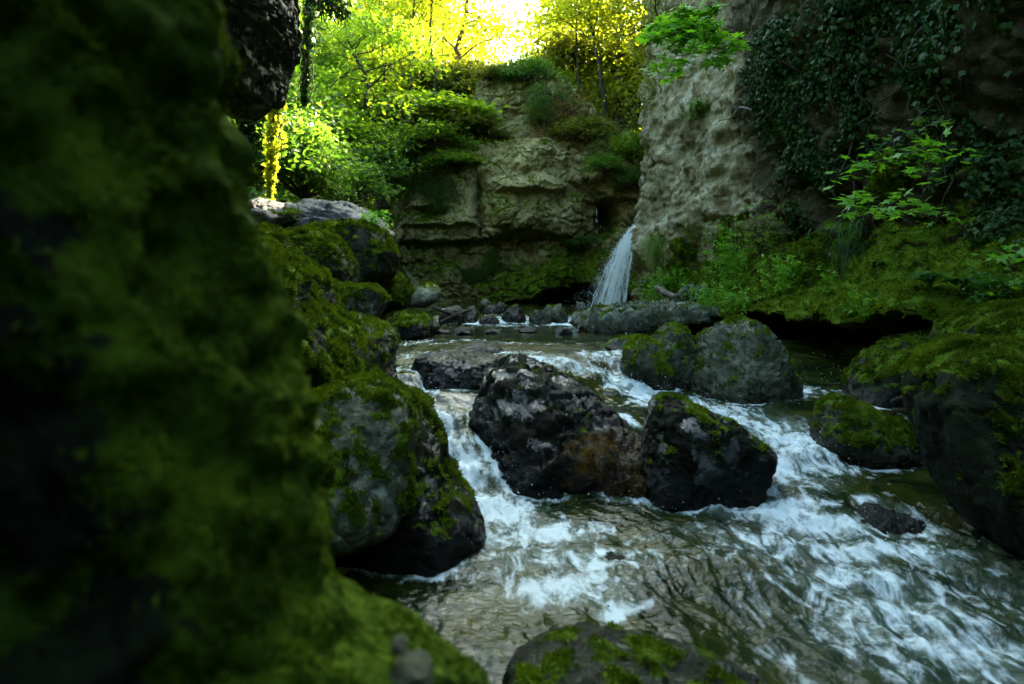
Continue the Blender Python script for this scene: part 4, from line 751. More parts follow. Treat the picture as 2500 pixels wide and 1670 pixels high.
# ---------------------------------------------------------------- trees
def grow(path, rad, rng, nlimb, cb, spread, nleaf, lsize, flat=.35, rise=.35, sides=8, sub=4, clump=.35, leafup=1.2):
    """returns wood, leaves: a tapered trunk, limbs, twigs, and leaf clumps carried by the twigs"""
    wood = MB(); lv = MB(); c = curve(path, 26); n = len(c)
    c[1:-1] += rng.normal(size=(n - 2, 3)) * np.array([1, 1, .2]) * rad * .35
    r = rad * (1 - np.linspace(0, 1, n) * .85); r[0] *= 1.5; r[1] *= 1.15; tube(wood, c, r, sides)
    H = np.linalg.norm(c[-1] - c[0]); tips = []; wts = []
    for i in range(nlimb):
        t = cb + (1 - cb) * (i + rng.random()) / nlimb; j = t * (n - 1); k = min(int(j), n - 2); p0 = c[k] + (c[k + 1] - c[k]) * (j - k)
        az = i * 2.4 + rng.normal() * .5; L = spread * (.55 + .45 * sin(pi * min(1, (t - cb) / (1 - cb + 1e-6) * .75 + .2))) * rng.uniform(.7, 1.2)
        d = np.array([cos(az), sin(az), rise * rng.uniform(.2, 1.6)]); q = [p0]
        for s_ in range(4):
            d = unit(d + rng.normal(size=3) * .28 + np.array([0, 0, -.05])); q.append(q[-1] + d * L / 4)
        q = curve(q, 9); rr = max(.3 * rad * (1 - t * .5), .012); tube(wood, q, np.linspace(rr, rr * .25, 9), 5)
        for s_ in range(sub):
            k2 = rng.integers(3, 9); dd = unit((q[min(k2, 8)] - q[min(k2, 8) - 1]) + unit(rng.normal(size=3)) * .9 * np.array([1, 1, .5]) ); L2 = L * rng.uniform(.25, .5)
            q2 = curve([q[k2 - 0 if k2 < 9 else 8], q[min(k2, 8)] + dd * L2 * .5 + rng.normal(size=3) * .05 * L2, q[min(k2, 8)] + dd * L2 + np.array([0, 0, -.08 * L2])], 5)
            tube(wood, q2, np.linspace(rr * .4, rr * .12, 5), 4)
            for a in (2, 3, 4): tips.append(q2[a]); wts.append(1.0)
        for a in (4, 6, 8): tips.append(q[a]); wts.append(.7)
    tips = np.array(tips); wts = np.array(wts) * rng.uniform(.3, 1.6, len(tips)); idx = rng.choice(len(tips), nleaf, p=wts / wts.sum())
    sg = clump * spread * .5; pos = tips[idx] + rng.normal(size=(nleaf, 3)) * np.array([sg, sg, sg * flat])
    nr = rng.normal(size=(nleaf, 3)) * .7 + np.array([0, 0, leafup])
    tone = np.clip(rng.random(len(tips))[idx] * .6 + rng.random(nleaf) * .4, 0, 1)
    scatter(lv, pos, nr, lsize * rng.uniform(.6, 1.25, nleaf), rng, LEAF, rnd=tone)
    return wood, lv
def place_tree(name, label, meshes, loc, rz=0, sc=1, mats=('bark_sun', 'leaf_yellow'), cat='tree', group=None, parts=('trunk', 'crown')):
    r = empty(name, loc, rz, sc); tag(r, label, cat, group)
    for nm, me, mt in zip(parts, meshes, mats):
        if me is None: continue
        me.name = nm; o = bpy.data.objects.new(nm, me); COL.objects.link(o); o.parent = r
        if not me.materials: me.materials.append(None)
        o.material_slots[0].link = 'OBJECT'; o.material_slots[0].material = M[mt]
    return r
def mb_mesh(mb, name, smooth_=True): return make_mesh(name, np.concatenate(mb.v), [np.concatenate(x) for x in mb.f.values()], smooth_, {'rnd': np.concatenate(mb.r)})
ARCH = []
for i, (h, sp, nl, cb, ls) in enumerate(((15, 3.4, 7500, .28, .19), (13, 3.0, 7000, .22, .18), (17, 3.0, 7000, .35, .19), (10, 2.8, 7500, .12, .17))):
    rg = np.random.default_rng(400 + i); pth = [(0, 0, -.6), (.1, 0, h * .3), (.35 * (-1) ** i, .2, h * .65), (.5, .1, h)]
    wd, lv = grow(pth, .17, rg, 26, cb, sp, nl, ls); ARCH.append((mb_mesh(wd, 'trunk'), mb_mesh(lv, 'crown', False)))
GT = [ # px, Y, archetype, rotation, scale, leaf, label
 (640, 27, 3, .3, 1.0, 'leaf_green', 'green tree behind the hanging yellow ivy curtain'),
 (700, 31, 0, 1.2, 1.0, 'leaf_green', 'tall green tree at the left end of the sunlit wood'),
 (745, 25, 3, 2.2, .85, 'leaf_green', 'low green tree behind the boulder pile, left of the dark crooked tree'),
 (800, 34, 2, .5, 1.05, 'leaf_green', 'tall slender yellow green tree at the top left, behind the ivy clad trunk'),
 (850, 29, 1, 3.2, 1.0, 'leaf_green', 'yellow green tree directly behind the dark crooked tree'),
 (930, 33, 0, 4.0, 1.05, 'leaf_yellow', 'glowing yellow tree right of the dark crooked tree'),
 (975, 27, 3, 5.2, .95, 'leaf_yellow', 'low yellow tree above the left shoulder of the outcrop'),
 (1010, 38, 2, 1.9, 1.1, 'leaf_yellow', 'tall yellow tree far back, left of the leaning trunk'),
 (1075, 31, 1, 2.9, .95, 'leaf_yellow', 'bright yellow tree just left of the leaning trunk'),
 (1130, 40, 0, .9, .90, 'leaf_yellow', 'far yellow tree beside the left edge of the white sky gap'),
 (1345, 38, 1, 4.4, .95, 'leaf_yellow', 'far yellow tree beside the right edge of the white sky gap'),
 (1385, 30, 3, 1.1, 1.0, 'leaf_yellow', 'low glowing tree behind the right shoulder of the outcrop'),
 (1440, 34, 0, 2.5, 1.0, 'leaf_yellow', 'yellow tree behind the thin curved trunk'),
 (1500, 30, 1, 3.9, 1.0, 'leaf_yellow', 'yellow tree between the two upright trunks and the pale pillar'),
 (1560, 33, 0, 5.6, 1.05, 'leaf_yellow', 'yellow green tree next to the pale pillar'),
 (1530, 26, 3, .2, .75, 'leaf_yellow', 'small yellow green tree low beside the pale pillar'),
 (880, 42, 0, .7, 1.2, 'leaf_yellow', 'farthest big yellow tree behind the dark crooked tree'),
 (1060, 46, 1, 1.7, 1.3, 'leaf_yellow', 'farthest yellow tree behind the leaning trunk'),
 (1450, 46, 2, 3.0, 1.3, 'leaf_yellow', 'farthest yellow tree behind the two upright trunks'),
 (740, 44, 1, 5.0, 1.3, 'leaf_green', 'farthest green tree behind the left end of the wood'),
 (790, 23, 3, 4.7, .62, 'leaf_green', 'small bushy green tree at the foot of the dark crooked tree'),
 (690, 22, 3, 1.5, .66, 'leaf_deep', 'small deep green tree just right of the yellow ivy curtain'),
 (905, 24, 3, 2.6, .62, 'leaf_green', 'small green tree between the crooked tree and the outcrop'),
 (1585, 23.5, 3, 2.0, 1.15, 'leaf_yellow', 'tall leafy tree added as sun screen, half hidden behind the pale pillar edge'),  # added to keep sun off the egg shaped boulder and the grey slab
 (1165, 47, 3, 1.3, 1.25, 'leaf_yellow', 'distant yellow tree low in the left half of the sky gap'),
 (1300, 50, 1, 4.1, 1.0, 'leaf_yellow', 'distant yellow tree low in the right half of the sky gap'),
 (1480, 25, 3, 3.6, .6, 'leaf_olive', 'small olive tree at the foot of the two upright trunks')]
def gz(x, y): return float(ground_z(np.array([x]), np.array([y]))[0])
for u, Y, a, rz, sc_, lf, lb in GT:
    x = (u - CX) / F * Y; place_tree('tree', lb, ARCH[a], (x, Y, gz(x, Y) - .2), rz, sc_, ('bark_sun', lf), group='sunlit trees of the wood')
def px_tree(name, label, pts, Y, rad, seed, mats, nlimb=14, cb=.3, spread=2.0, nleaf=4000, ls=.17, **kw):
    P = [at(u, v, Y) for u, v in pts]; b = P[0]; rg = np.random.default_rng(seed); wd, lv = grow([p - b for p in P], rad, rg, nlimb, cb, spread, nleaf, ls, **kw)
    return place_tree(name, label, (mb_mesh(wd, 'trunk'), mb_mesh(lv, 'crown', False)), b, 0, 1, mats)
px_tree('tree', 'dark crooked tree with flat layered branches rising left of the outcrop', [(935, 510), (915, 430), (900, 360), (905, 300), (893, 240), (895, 200), (870, 140), (850, 100)], 19.5, .13, 1, ('bark', 'leaf_green'), 15, .45, 1.9, 3600, .15, flat=.16, rise=.15)
px_tree('tree', 'slim ivy clad trunk at the top left of the wood', [(745, 480), (748, 330), (752, 200), (757, 80), (765, -60)], 20, .07, 2, ('bark', 'leaf_deep'), 26, .2, .6, 3000, .11, rise=-.2)
px_tree('tree', 'yellow leaved tree with a trunk leaning right beside the white sky gap', [(1085, 330), (1095, 260), (1112, 170), (1130, 80), (1150, -40), (1165, -140)], 24, .15, 3, ('bark_sun', 'leaf_yellow'), 16, .35, 2.4, 4500, .16, flat=.25)
px_tree('tree', 'thin tree left of the leaning trunk with forked upright limbs', [(1010, 330), (1012, 250), (1015, 130), (1030, 40), (1045, -100)], 27, .12, 4, ('bark_sun', 'leaf_yellow'), 14, .3, 2.4, 4000, .17, rise=.9)
px_tree('tree', 'thin pale trunk far left of the leaning trunk, reaching out of the picture', [(960, 330), (962, 200), (961, 90), (958, -60)], 29, .09, 5, ('bark_sun', 'leaf_yellow'), 12, .35, 2.2, 3500, .17)
px_tree('tree', 'straight trunk beside the pale pillar, thickest of the two upright trunks', [(1508, 350), (1507, 270), (1510, 140), (1512, 20), (1516, -120)], 22.5, .125, 6, ('bark', 'leaf_yellow'), 14, .4, 2.0, 3800, .15, rise=.6)
px_tree('tree', 'curved dark trunk left of the straight trunk near the pale pillar', [(1480, 330), (1475, 250), (1462, 150), (1445, 60), (1440, 10), (1425, -100)], 22, .10, 7, ('bark', 'leaf_yellow'), 14, .45, 2.1, 3800, .15, rise=.5)
px_tree('tree', 'thin twin trunk close against the straight trunk', [(1520, 340), (1522, 240), (1532, 130), (1545, 20), (1555, -80)], 23, .06, 8, ('bark_sun', 'leaf_yellow'), 12, .4, 1.8, 2600, .15, rise=.7)
px_tree('tree', 'thick dark trunk rising along the edge of the pale pillar at the top', [(1638, 360), (1625, 250), (1622, 120), (1618, 20), (1615, -120)], 17.2, .22, 9, ('bark', 'leaf_olive'), 16, .35, 1.3, 3600, .10, rise=-.35, flat=.9)
px_tree('tree', 'slender bare trunk between the crooked tree and the leaning trunk', [(1000, 340), (1003, 240), (1012, 120), (1008, 10), (1015, -120)], 22, .07, 12, ('bark', 'leaf_yellow'), 10, .6, 1.6, 1300, .14, rise=.5)
px_tree('tree', 'slender bare trunk rising from the left shoulder of the outcrop', [(1068, 300), (1062, 200), (1050, 100), (1052, 0), (1040, -120)], 22, .06, 13, ('bark', 'leaf_yellow'), 10, .6, 1.6, 1300, .14, rise=.5)
px_tree('tree', 'thin dark trunk just right of the dark crooked tree', [(935, 440), (940, 330), (938, 200), (930, 90), (925, -90)], 21, .06, 14, ('bark', 'leaf_green'), 10, .6, 1.5, 1300, .14, rise=.4)
px_tree('tree', 'thin dark trunk behind the golden brown bushes on the right shoulder', [(1420, 300), (1412, 200), (1405, 90), (1410, -60)], 22.5, .06, 15, ('bark', 'leaf_yellow'), 10, .55, 1.6, 1300, .14, rise=.5)
px_tree('tree', 'bent dark trunk leaning right over the boulder pile', [(815, 520), (838, 480), (862, 445), (890, 425), (905, 395), (915, 340)], 17.5, .10, 10, ('bark', 'leaf_deep'), 10, .5, 1.2, 1500, .12, rise=.3)
px_tree('tree', 'second dark trunk leaning right, behind the bent trunk', [(862, 510), (880, 470), (892, 425), (905, 380), (930, 330)], 18.5, .08, 11, ('bark', 'leaf_green'), 10, .5, 1.2, 1500, .12, rise=.3)

# far wood seen as one mass between the trunks
def build_far():
    rg = np.random.default_rng(55); mb = MB(); n = 60000
    x = rg.uniform(-34, 10, n); y = rg.uniform(44, 62, n); g = ground_z(x, y); cl = fbm(np.stack([x * .35, y * .35, x * 0], 1), 4, 60)
    top = 9.5 + 5 * cl; z = g + rg.random(n) ** .7 * top; u = CX + F * x / y
    k = ~((np.abs(u - 1225) < 95) & (z > 9.5)); x, y, z = x[k], y[k], z[k]
    pos = np.stack([x, y, z], 1); nz = fbm(pos * .8, 3, 61); pos = pos[nz > -.15]
    scatter(mb, pos, rg.normal(size=pos.shape) * .8 + np.array([0, 0, .8]), rg.uniform(.25, .5, len(pos)), rg, LEAF)
    tag(mb.build('far_wood', M['leaf_yellow'], smooth_=False), kind='stuff')
build_far()

# ---------------------------------------------------------------- shrubs
def shrub_mesh(seed, n, ls, shape=(1, 1, .8), clumps=26, sg=.22, flat=.5, tmpl=LEAF, up=1.0, droop=0):
    rg = np.random.default_rng(seed); wd = MB(); lv = MB(); C = []
    for i in range(clumps):
        d = unit(rg.normal(size=3)); d[2] = abs(d[2]) * (1 if not droop else -1); p = d * rg.uniform(.55, 1.0) * np.array(shape); C.append(p)
        tube(wd, curve([(0, 0, -.15), p * .5 + np.array([0, 0, .12]) + rg.normal(size=3) * .06, p], 6), np.linspace(.022, .006, 6), 4)
    C = np.array(C); idx = rg.integers(0, clumps, n); pos = C[idx] + rg.normal(size=(n, 3)) * sg * np.array([1, 1, flat])
    scatter(lv, pos, rg.normal(size=(n, 3)) * .65 + np.array([0, 0, up]), ls * rg.uniform(.6, 1.3, n), rg, tmpl, rnd=np.clip(rg.random(clumps)[idx] * .6 + rg.random(n) * .4, 0, 1))
    return mb_mesh(wd, 'stem'), mb_mesh(lv, 'foliage', False)
SH = [shrub_mesh(500, 3200, .13), shrub_mesh(501, 3600, .10, (1, 1, .9), 34, .18, .5), shrub_mesh(502, 2600, .17, (1.1, 1, .7), 24, .24, .22), shrub_mesh(503, 3000, .13, (.8, .6, 1.1), 30, .2, 1.2, NARROW, .2, 1)]
def shrub(name, label, loc, a, sc_, mat, rz=0, cat='shrub', group=None): return place_tree(name, label, SH[a], loc, rz, sc_, ('bark', mat), cat, group, ('stem', 'foliage'))
# on the outcrop: px, py, lift toward viewer, kind, size, leaf, label
OS = [(1290, 190, .3, 1, (1.0, .7, .75), 'leaf_deep', 'dark round bush capping the top of the outcrop'),
 (1235, 175, .2, 1, (.55, .5, .4), 'leaf_olive', 'small olive bush left of the dark round bush on the outcrop'),
 (1180, 170, .2, 1, (.5, .5, .45), 'leaf_olive', 'small bush on the upper left corner of the outcrop'),
 (1350, 215, .3, 3, (.9, .7, .9), 'leaf_deep', 'dark drooping bush below the cap of the outcrop at the right'),
 (1395, 250, .35, 3, (.8, .7, 1.0), 'leaf_dry', 'golden brown drooping bush on the sunlit right shoulder of the outcrop'),
 (1370, 325, .35, 3, (.9, .6, .8), 'leaf_dry', 'golden brown drooping bush lower down the right shoulder'),
 (1320, 290, .25, 1, (.6, .5, .6), 'leaf_olive', 'olive bush in the middle of the upper outcrop face'),
 (1435, 320, .4, 0, (.9, .7, .7), 'leaf_olive', 'olive bush right of the golden brown bushes'),
 (1490, 350, .4, 3, (.9, .7, .8), 'leaf_olive', 'hanging olive bush above the dark hollow'),
 (1535, 370, .4, 0, (.7, .6, .8), 'leaf_green', 'lime green bush in the notch between outcrop and pale pillar'),
 (1530, 440, .3, 1, (.45, .4, .6), 'leaf_deep', 'dark leafy patch below the notch beside the pale pillar'),
 (1460, 395, .3, 1, (.7, .5, .5), 'leaf_deep', 'dark bush above the dark hollow'),
 (1075, 290, .6, 2, (1.5, 1.0, .9), 'leaf_green', 'broad layered bush crowning the left shoulder of the outcrop'),
 (1010, 320, .6, 2, (1.2, 1.0, .9), 'leaf_olive', 'layered olive bush left of the broad layered bush'),
 (1130, 320, .5, 2, (.9, .8, .8), 'leaf_olive', 'deep green bush in the crease left of the upper outcrop'),
 (1060, 345, .7, 1, (1.2, .8, .7), 'leaf_green', 'dark mossy bush under the broad layered bush'),
 (990, 390, .5, 3, (.8, .6, .9), 'leaf_olive', 'hanging olive plant on the left flank of the outcrop'),
 (1110, 400, .5, 2, (.75, .6, .6), 'leaf_green', 'bluish green leafy sprig hanging over the middle of the left flank'),
 (1070, 420, .45, 3, (.6, .5, .8), 'leaf_deep', 'dark trailing plant left of the bluish green sprig'),
 (1215, 320, .3, 1, (.4, .4, .25), 'leaf_olive', 'little tuft on the ledge halfway up the outcrop'),
 (955, 470, .4, 0, (.8, .7, .9), 'leaf_green', 'leafy green bush at the left foot of the outcrop, above the boulders'),
 (930, 530, .3, 1, (.6, .5, .6), 'leaf_green', 'ferny green bush just behind the overhanging boulder'),
 (1195, 640, .12, 1, (.35, .2, .8), 'leaf_green', 'green climbing plant in the vertical crack at the base of the outcrop'),
 (1150, 680, .12, 1, (.7, .2, .5), 'leaf_deep', 'darker leafy patch beside the climbing plant at the base of the outcrop'),
 (1430, 590, .15, 1, (.6, .25, .3), 'leaf_deep', 'small leafy fringe on the mossy bulge left of the waterfall')]
for i, (u, v, lift, a, sc_, mt, lb) in enumerate(OS):
    p, n = tower_pt(u, v); shrub('shrub', lb, p + np.array([0, -lift * .6, -.15]), a, sc_, mt, i * 1.3 % .8, group='bushes growing on the outcrop')
# undergrowth between the boulder pile and the wood
UG = [(600, 430, 13.5, 1, 1.5, 'leaf_deep', 'dark bushy mound behind the lower end of the yellow ivy curtain'), (690, 420, 14.5, 1, (1.5, 1.3, 1.4), 'leaf_deep', 'rounded dark green mound of leaves behind the boulder pile'),
 (740, 470, 14, 1, 1.0, 'leaf_deep', 'low dark bush just above the grey slab'), (655, 350, 17, 0, 1.6, 'leaf_deep', 'deep green bush beside the middle of the yellow ivy curtain'),
 (770, 360, 19, 0, 1.7, 'leaf_green', 'mid green bush left of the crooked trunk'), (820, 430, 19, 2, 1.5, 'leaf_green', 'bright green bush between the bent trunks'),
 (720, 300, 21, 0, 1.9, 'leaf_green', 'large green bush left of the wood under the ivy clad trunk'), (850, 330, 22, 2, 1.8, 'leaf_green', 'layered green bush directly left of the crooked trunk'),
 (940, 400, 20.5, 0, 1.3, 'leaf_green', 'green bush right of the crooked trunk'), (870, 480, 16.5, 1, .9, 'leaf_deep', 'dark low bush at the root of the bent trunks'),
 (960, 300, 23, 0, 1.7, 'leaf_yellow', 'yellow bush above the left flank of the outcrop'), (1060, 250, 24, 0, 1.6, 'leaf_olive', 'olive bush around the foot of the leaning trunk'),
 (1130, 230, 23, 0, 1.2, 'leaf_olive', 'olive bush between the leaning trunk and the outcrop'), (1000, 240, 25, 2, 2.0, 'leaf_yellow', 'bright yellow bush left of the leaning trunk'),
 (1400, 190, 24, 0, 1.6, 'leaf_olive', 'olive backlit bush right of the outcrop top'), (1450, 260, 24, 0, 1.6, 'leaf_yellow', 'yellow bush between the outcrop and the upright trunks'),
 (1560, 290, 23, 0, 1.7, 'leaf_yellow', 'yellow bush beside the edge of the pale pillar'), (1570, 200, 24, 2, 1.8, 'leaf_yellow', 'yellow leafy bush beside the thick dark trunk'),
 (1500, 300, 22, 3, 1.5, 'leaf_olive', 'drooping olive bush at the foot of the straight trunk'), (780, 250, 24, 0, 2.0, 'leaf_green', 'light green bush right of the ivy clad trunk')]
for i, (u, v, Y, a, sc_, mt, lb) in enumerate(UG): shrub('shrub', lb, at(u, v, Y), a, sc_, mt, i * 2.1, group='bushes at the edge of the wood')

# ---------------------------------------------------------------- ivy
def ivy_on_wall(label, poly, n, ls, seed, thr=-.1, lift=.06, mat='leaf_ivy', hang=.5, stems=5):
    rg = np.random.default_rng(seed); mk = (pip(RU, RV_, poly) & (RP[:, 1] > 2)).astype(float); p, nr = sample(RP, RF, n, rg, mk)
    cl = fbm(p * np.array([1.3, 1.3, .9]), 4, seed); k = cl > thr + rg.normal(size=len(p)) * .25; p, nr, cl = p[k], nr[k], cl[k]
    p = p + nr * (lift * rg.uniform(.2, 2.2, len(p)) + .25 * np.maximum(cl, 0))[:, None]
    mb = MB(); scatter(mb, p, nr + rg.normal(size=p.shape) * .6 + np.array([0, 0, .35]), ls * rg.uniform(.35, 1.45, len(p)), rg, IVY, along=np.array([0, 0, -1.]) + rg.normal(size=p.shape) * .5)
    c = p.mean(0); r = empty('ivy', c); tag(r, label, 'ivy', 'ivy curtains on the gorge wall'); mb.build('leaves', M[mat], r, c, smooth_=False)
    st = MB()
    for i in range(stems):
        q = p[rg.integers(len(p))]; L = rg.uniform(.5, 1.6); pts = [q + np.array([rg.normal() * .12, rg.normal() * .05, -L * t]) for t in (0, .33, .66, 1)]; tube(st, curve(pts, 10), np.linspace(.012, .005, 10), 5)
    st.build('stem', M['bark'], r, c)
ivy_on_wall('glossy ivy mass spreading from the right end of the maple branch to the top edge', [(1850, 90), (1950, 20), (2080, -40), (2240, -40), (2240, 120), (2120, 260), (1960, 240), (1840, 250), (1815, 190)], 17000, .046, 801, .04)
ivy_on_wall('ivy curtain trailing down the middle of the gorge wall below the maple branch', [(1830, 240), (1980, 240), (2110, 250), (2090, 380), (2030, 460), (1990, 560), (1930, 520), (1900, 400), (1850, 330)], 14000, .042, 802, .1)
ivy_on_wall('dark ivy covering the upper right corner of the gorge wall', [(2230, -60), (2560, -60), (2560, 330), (2380, 380), (2240, 300), (2200, 140)], 15000, .045, 803, .12)
ivy_on_wall('sparse ivy hanging above the two maple sprays', [(2080, 260), (2220, 280), (2360, 380), (2300, 470), (2100, 400), (2020, 450)], 8000, .048, 804, .1)
ivy_on_wall('thin ivy strands at the right edge above the ferns', [(2380, 380), (2560, 340), (2560, 640), (2420, 600)], 6000, .045, 805, .2)
# ivy hanging free at the left
def hanging(name, label, pts, Y, width, n, ls, mat, seed, strands=9, cat='ivy', tm=IVY, wood='bark_sun'):
    rg = np.random.default_rng(seed); c = curve([at(u, v, Y) for u, v in pts], 40); lv = MB(); st = MB(); w_ = np.interp(np.linspace(0, 1, 40), np.linspace(0, 1, len(width)), width) * (1 + .5 * np.sin(np.arange(40) * .9 + seed) * np.sin(np.arange(40) * .37))
    for i in range(strands):
        o_ = rg.uniform(-1, 1); dd = rg.uniform(-.5, .5); e = 40 if i < 2 else rg.integers(22, 40); q = c[:e] + np.stack([o_ * w_[:e], dd * w_[:e], 0 * w_[:e]], 1) + np.cumsum(rg.normal(size=(e, 3)) * .008, 0); tube(st, q, .008, 4)
    j = rg.integers(0, 40, n); p = c[j] + np.stack([rg.normal(size=n) * w_[j] * .55, rg.normal(size=n) * w_[j] * .45, rg.normal(size=n) * .08], 1)
    scatter(lv, p, rg.normal(size=(n, 3)) + np.array([0, -.5, .3]), ls * rg.uniform(.6, 1.3, n), rg, tm, along=np.array([0, 0, -1.]) + rg.normal(size=(n, 3)) * .6)
    r = empty(name, c[0]); tag(r, label, cat); st.build('stem', M[wood], r, c[0]); lv.build('leaves', M[mat], r, c[0], smooth_=False)
hanging('ivy', 'bright yellow sunlit ivy curtain hanging free from the grey overhang', [(675, 120), (670, 220), (668, 300), (664, 380), (660, 440), (657, 486)], 11.5, [.09, .14, .14, .10, .05, .02], 1250, .06, 'leaf_yellow', 901)
hanging('ivy', 'green ivy trailing over the edge of the grey overhang at the top', [(700, -60), (692, 20), (690, 90), (680, 150), (672, 210)], 9.5, [.16, .14, .12, .10, .05], 1500, .075, 'leaf_green', 902)
hanging('ivy', 'thin dark ivy strands hanging right of the yellow curtain', [(757, -60), (755, 40), (750, 120), (746, 200), (742, 240)], 12, [.12, .10, .07, .05, .02], 600, .075, 'leaf_ivy', 903)
hanging('ivy', 'dark ivy hanging in shade under the grey overhang', [(605, 240), (602, 300), (600, 360), (598, 420)], 9, [.14, .16, .12, .08], 900, .06, 'leaf_ivy', 904)
hanging('branch', 'dark drooping branch tips entering at the top edge above the ivy strands', [(690, -60), (740, -20), (790, 5), (845, 25)], 9, [.10, .12, .10, .04], 700, .10, 'leaf_ivy', 905, 4, 'branch', NARROW, 'bark')

# ---------------------------------------------------------------- maple sprays
def maple(label, main, Y0, Y1, twigs, leaf, per, seed, mat='leaf_maple', rad=.014, name='maple_branch', droop=.25):
    rg = np.random.default_rng(seed); n = len(main); P = np.array([at(u, v, Y0 + (Y1 - Y0) * i / (n - 1)) for i, (u, v) in enumerate(main)]); c = curve(P, 30); wd = MB(); lv = MB(); tube(wd, c, np.linspace(rad, rad * .3, 30), 6)
    pos = []
    for (t, du, dv, dy) in twigs:
        b = c[int(t * 29)]; sc_ = b[1] / F; e = b + np.array([du * sc_, dy, -dv * sc_]); q = curve([b, (b + e) / 2 + np.array([0, 0, .04]) + rg.normal(size=3) * .015, e], 12); tube(wd, q, np.linspace(rad * .4, rad * .15, 12), 4)
        for k in range(per):
            a = q[min(11, int(3 + 9 * (k + rg.random()) / per))]; d = unit(rg.normal(size=3) * np.array([1, 1, .25])) * rg.uniform(.03, .14); x = a + d + np.array([0, 0, -.01]); tube(wd, np.array([a, (a + x) / 2 + np.array([0, 0, .01]), x]), .0018, 3); pos.append((x, d))
    X = np.array([p for p, _ in pos]); D = np.array([d for _, d in pos]); m = len(X)
    scatter(lv, X, rg.normal(size=(m, 3)) * .32 + np.array([0, -.18, 1.0]), leaf * rg.uniform(.55, 1.15, m), rg, MAPLE, along=unit(D) + np.array([0, 0, -droop]))
    r = empty(name, c[0]); tag(r, label, 'branch'); wd.build('twigs', M['bark'], r, c[0]); lv.build('leaves', M[mat], r, c[0], smooth_=False)
maple('long maple branch reaching left with bright green leaves in front of the pale pillar', [(1950, 175), (1890, 140), (1840, 112), (1790, 82), (1740, 58), (1690, 48)], 9.6, 8.2,
      [(.55, -60, 60, -.2), (.6, -90, 20, .2), (.65, -40, 90, -.3), (.7, -130, 45, -.1), (.75, -120, 90, .2), (.8, -140, 10, -.2), (.85, -60, 100, .1), (.9, -100, 60, -.3), (.95, -110, 110, 0), (1, -90, 10, .1), (1, -110, 55, -.2), (1, -30, -25, .1), (.9, 10, -20, -.2), (.8, -20, 45, -.3), (1, -60, 130, 0), (.7, -20, 70, .2), (1, -20, 60, -.3), (.95, -60, 30, .2)], .125, 34, 911)
maple('upper maple spray on the dark wall, its big leaves spreading to the right', [(2110, 400), (2150, 392), (2200, 378), (2250, 372)], 6.6, 6.0, [(.1, -110, 45, -.2), (.15, -80, 20, -.3), (.2, -50, 35, 0), (.4, 20, 40, -.2), (.5, 30, 0, -.3), (.6, 60, 60, -.2), (.7, 40, 15, 0), (.9, 60, 25, -.3), (1, 55, 5, -.2), (1, 20, -20, 0), (.8, 10, 70, -.3), (.5, -20, -20, .1)], .095, 10, 912)
maple('lower maple spray on the dark wall catching the light, long and flat', [(2230, 530), (2190, 505), (2140, 492), (2090, 490)], 6.2, 5.8, [(.2, 40, -30, 0), (.4, -10, -25, -.2), (.5, -60, 35, -.3), (.6, 20, 20, -.2), (.7, -50, -15, 0), (.8, -40, 25, -.3), (1, -45, 35, -.1), (1, -40, 10, -.3), (.3, 60, 10, -.2), (.6, 0, 40, -.3)], .085, 11, 913)
maple('small maple sprig right of the long flat spray', [(2300, 545), (2280, 535), (2265, 530)], 6.4, 6.2, [(.3, 30, -5, 0), (.8, -15, 5, -.1), (1, 10, 12, -.1)], .07, 6, 914)
maple('dim leafy branch above the two maple sprays', [(2280, 320), (2230, 310), (2180, 330)], 7.0, 6.7, [(.1, 20, -20, 0), (.4, -20, -20, 0), (.6, 10, 30, 0), (1, -60, 20, 0), (1, -20, 40, -.2), (.8, 30, 10, -.2)], .08, 8, 915, 'leaf_deep')
maple('maple sprig entering at the right edge above the ferns', [(2540, 620), (2500, 615), (2460, 618)], 4.9, 4.8, [(.2, 10, -15, 0), (.6, -20, 5, 0), (1, -20, 12, 0), (.8, 10, 25, -.1), (.5, -50, 60, 0), (.4, -40, 90, 0)], .075, 8, 916)

# ---------------------------------------------------------------- ferns, grasses and herbs on the bank
def frond_set(mb, base, rg, nf, L, spread=1.0, droop=.6, az0=0, azr=pi, pin=16, wid=.20):
    for i in range(nf):
        az = az0 + rg.uniform(-azr, azr); Lf = L * rg.uniform(.6, 1.1); t = np.linspace(0, 1, 12); hz = np.array([cos(az), sin(az), 0]) * spread
        c = base + Lf * (hz * t[:, None] * .75 + np.array([0, 0, 1.]) * (t * .75 - droop * t ** 2.2)[:, None]); tube(mb, c, np.linspace(.004, .0015, 12) * (L / .4), 3)
        tt = np.linspace(.15, .98, pin); ci = np.array([[np.interp(x, t, c[:, k]) for k in range(3)] for x in tt]); tg = unit(np.gradient(ci, axis=0)); sd = unit(np.cross(tg, [0, 0, 1.])); up = np.cross(sd, tg); sz = Lf * wid * np.sin(np.clip(tt * 1.05, 0, 1) * pi * .9 + .25).clip(.15)
        for sg in (-1, 1): scatter(mb, ci, up, sz, rg, NARROW, along=sd * sg + tg * .35)
def plant(name, label, cat, loc, fn, mat, group=None):
    mb = MB(); fn(mb); r = mb.build(name, M[mat], None, loc, smooth_=False); return tag(r, label, cat, group)
def fern_at(label, u, v, nf, L, seed, mat='fern'):
    p, n = wall_pt(u, v); rg = np.random.default_rng(seed); plant('fern', label, 'fern', p, lambda mb: frond_set(mb, p, rg, nf, L, az0=math.atan2(n[1], n[0]), azr=1.5), mat)
fern_at('dark fern arching from the ledge at the right', 2275, 700, 13, .55, 921)
fern_at('brighter fern just right of the dark arching fern', 2345, 700, 14, .50, 922)
fern_at('fern at the right edge above the giant boulder', 2450, 720, 12, .45, 923)
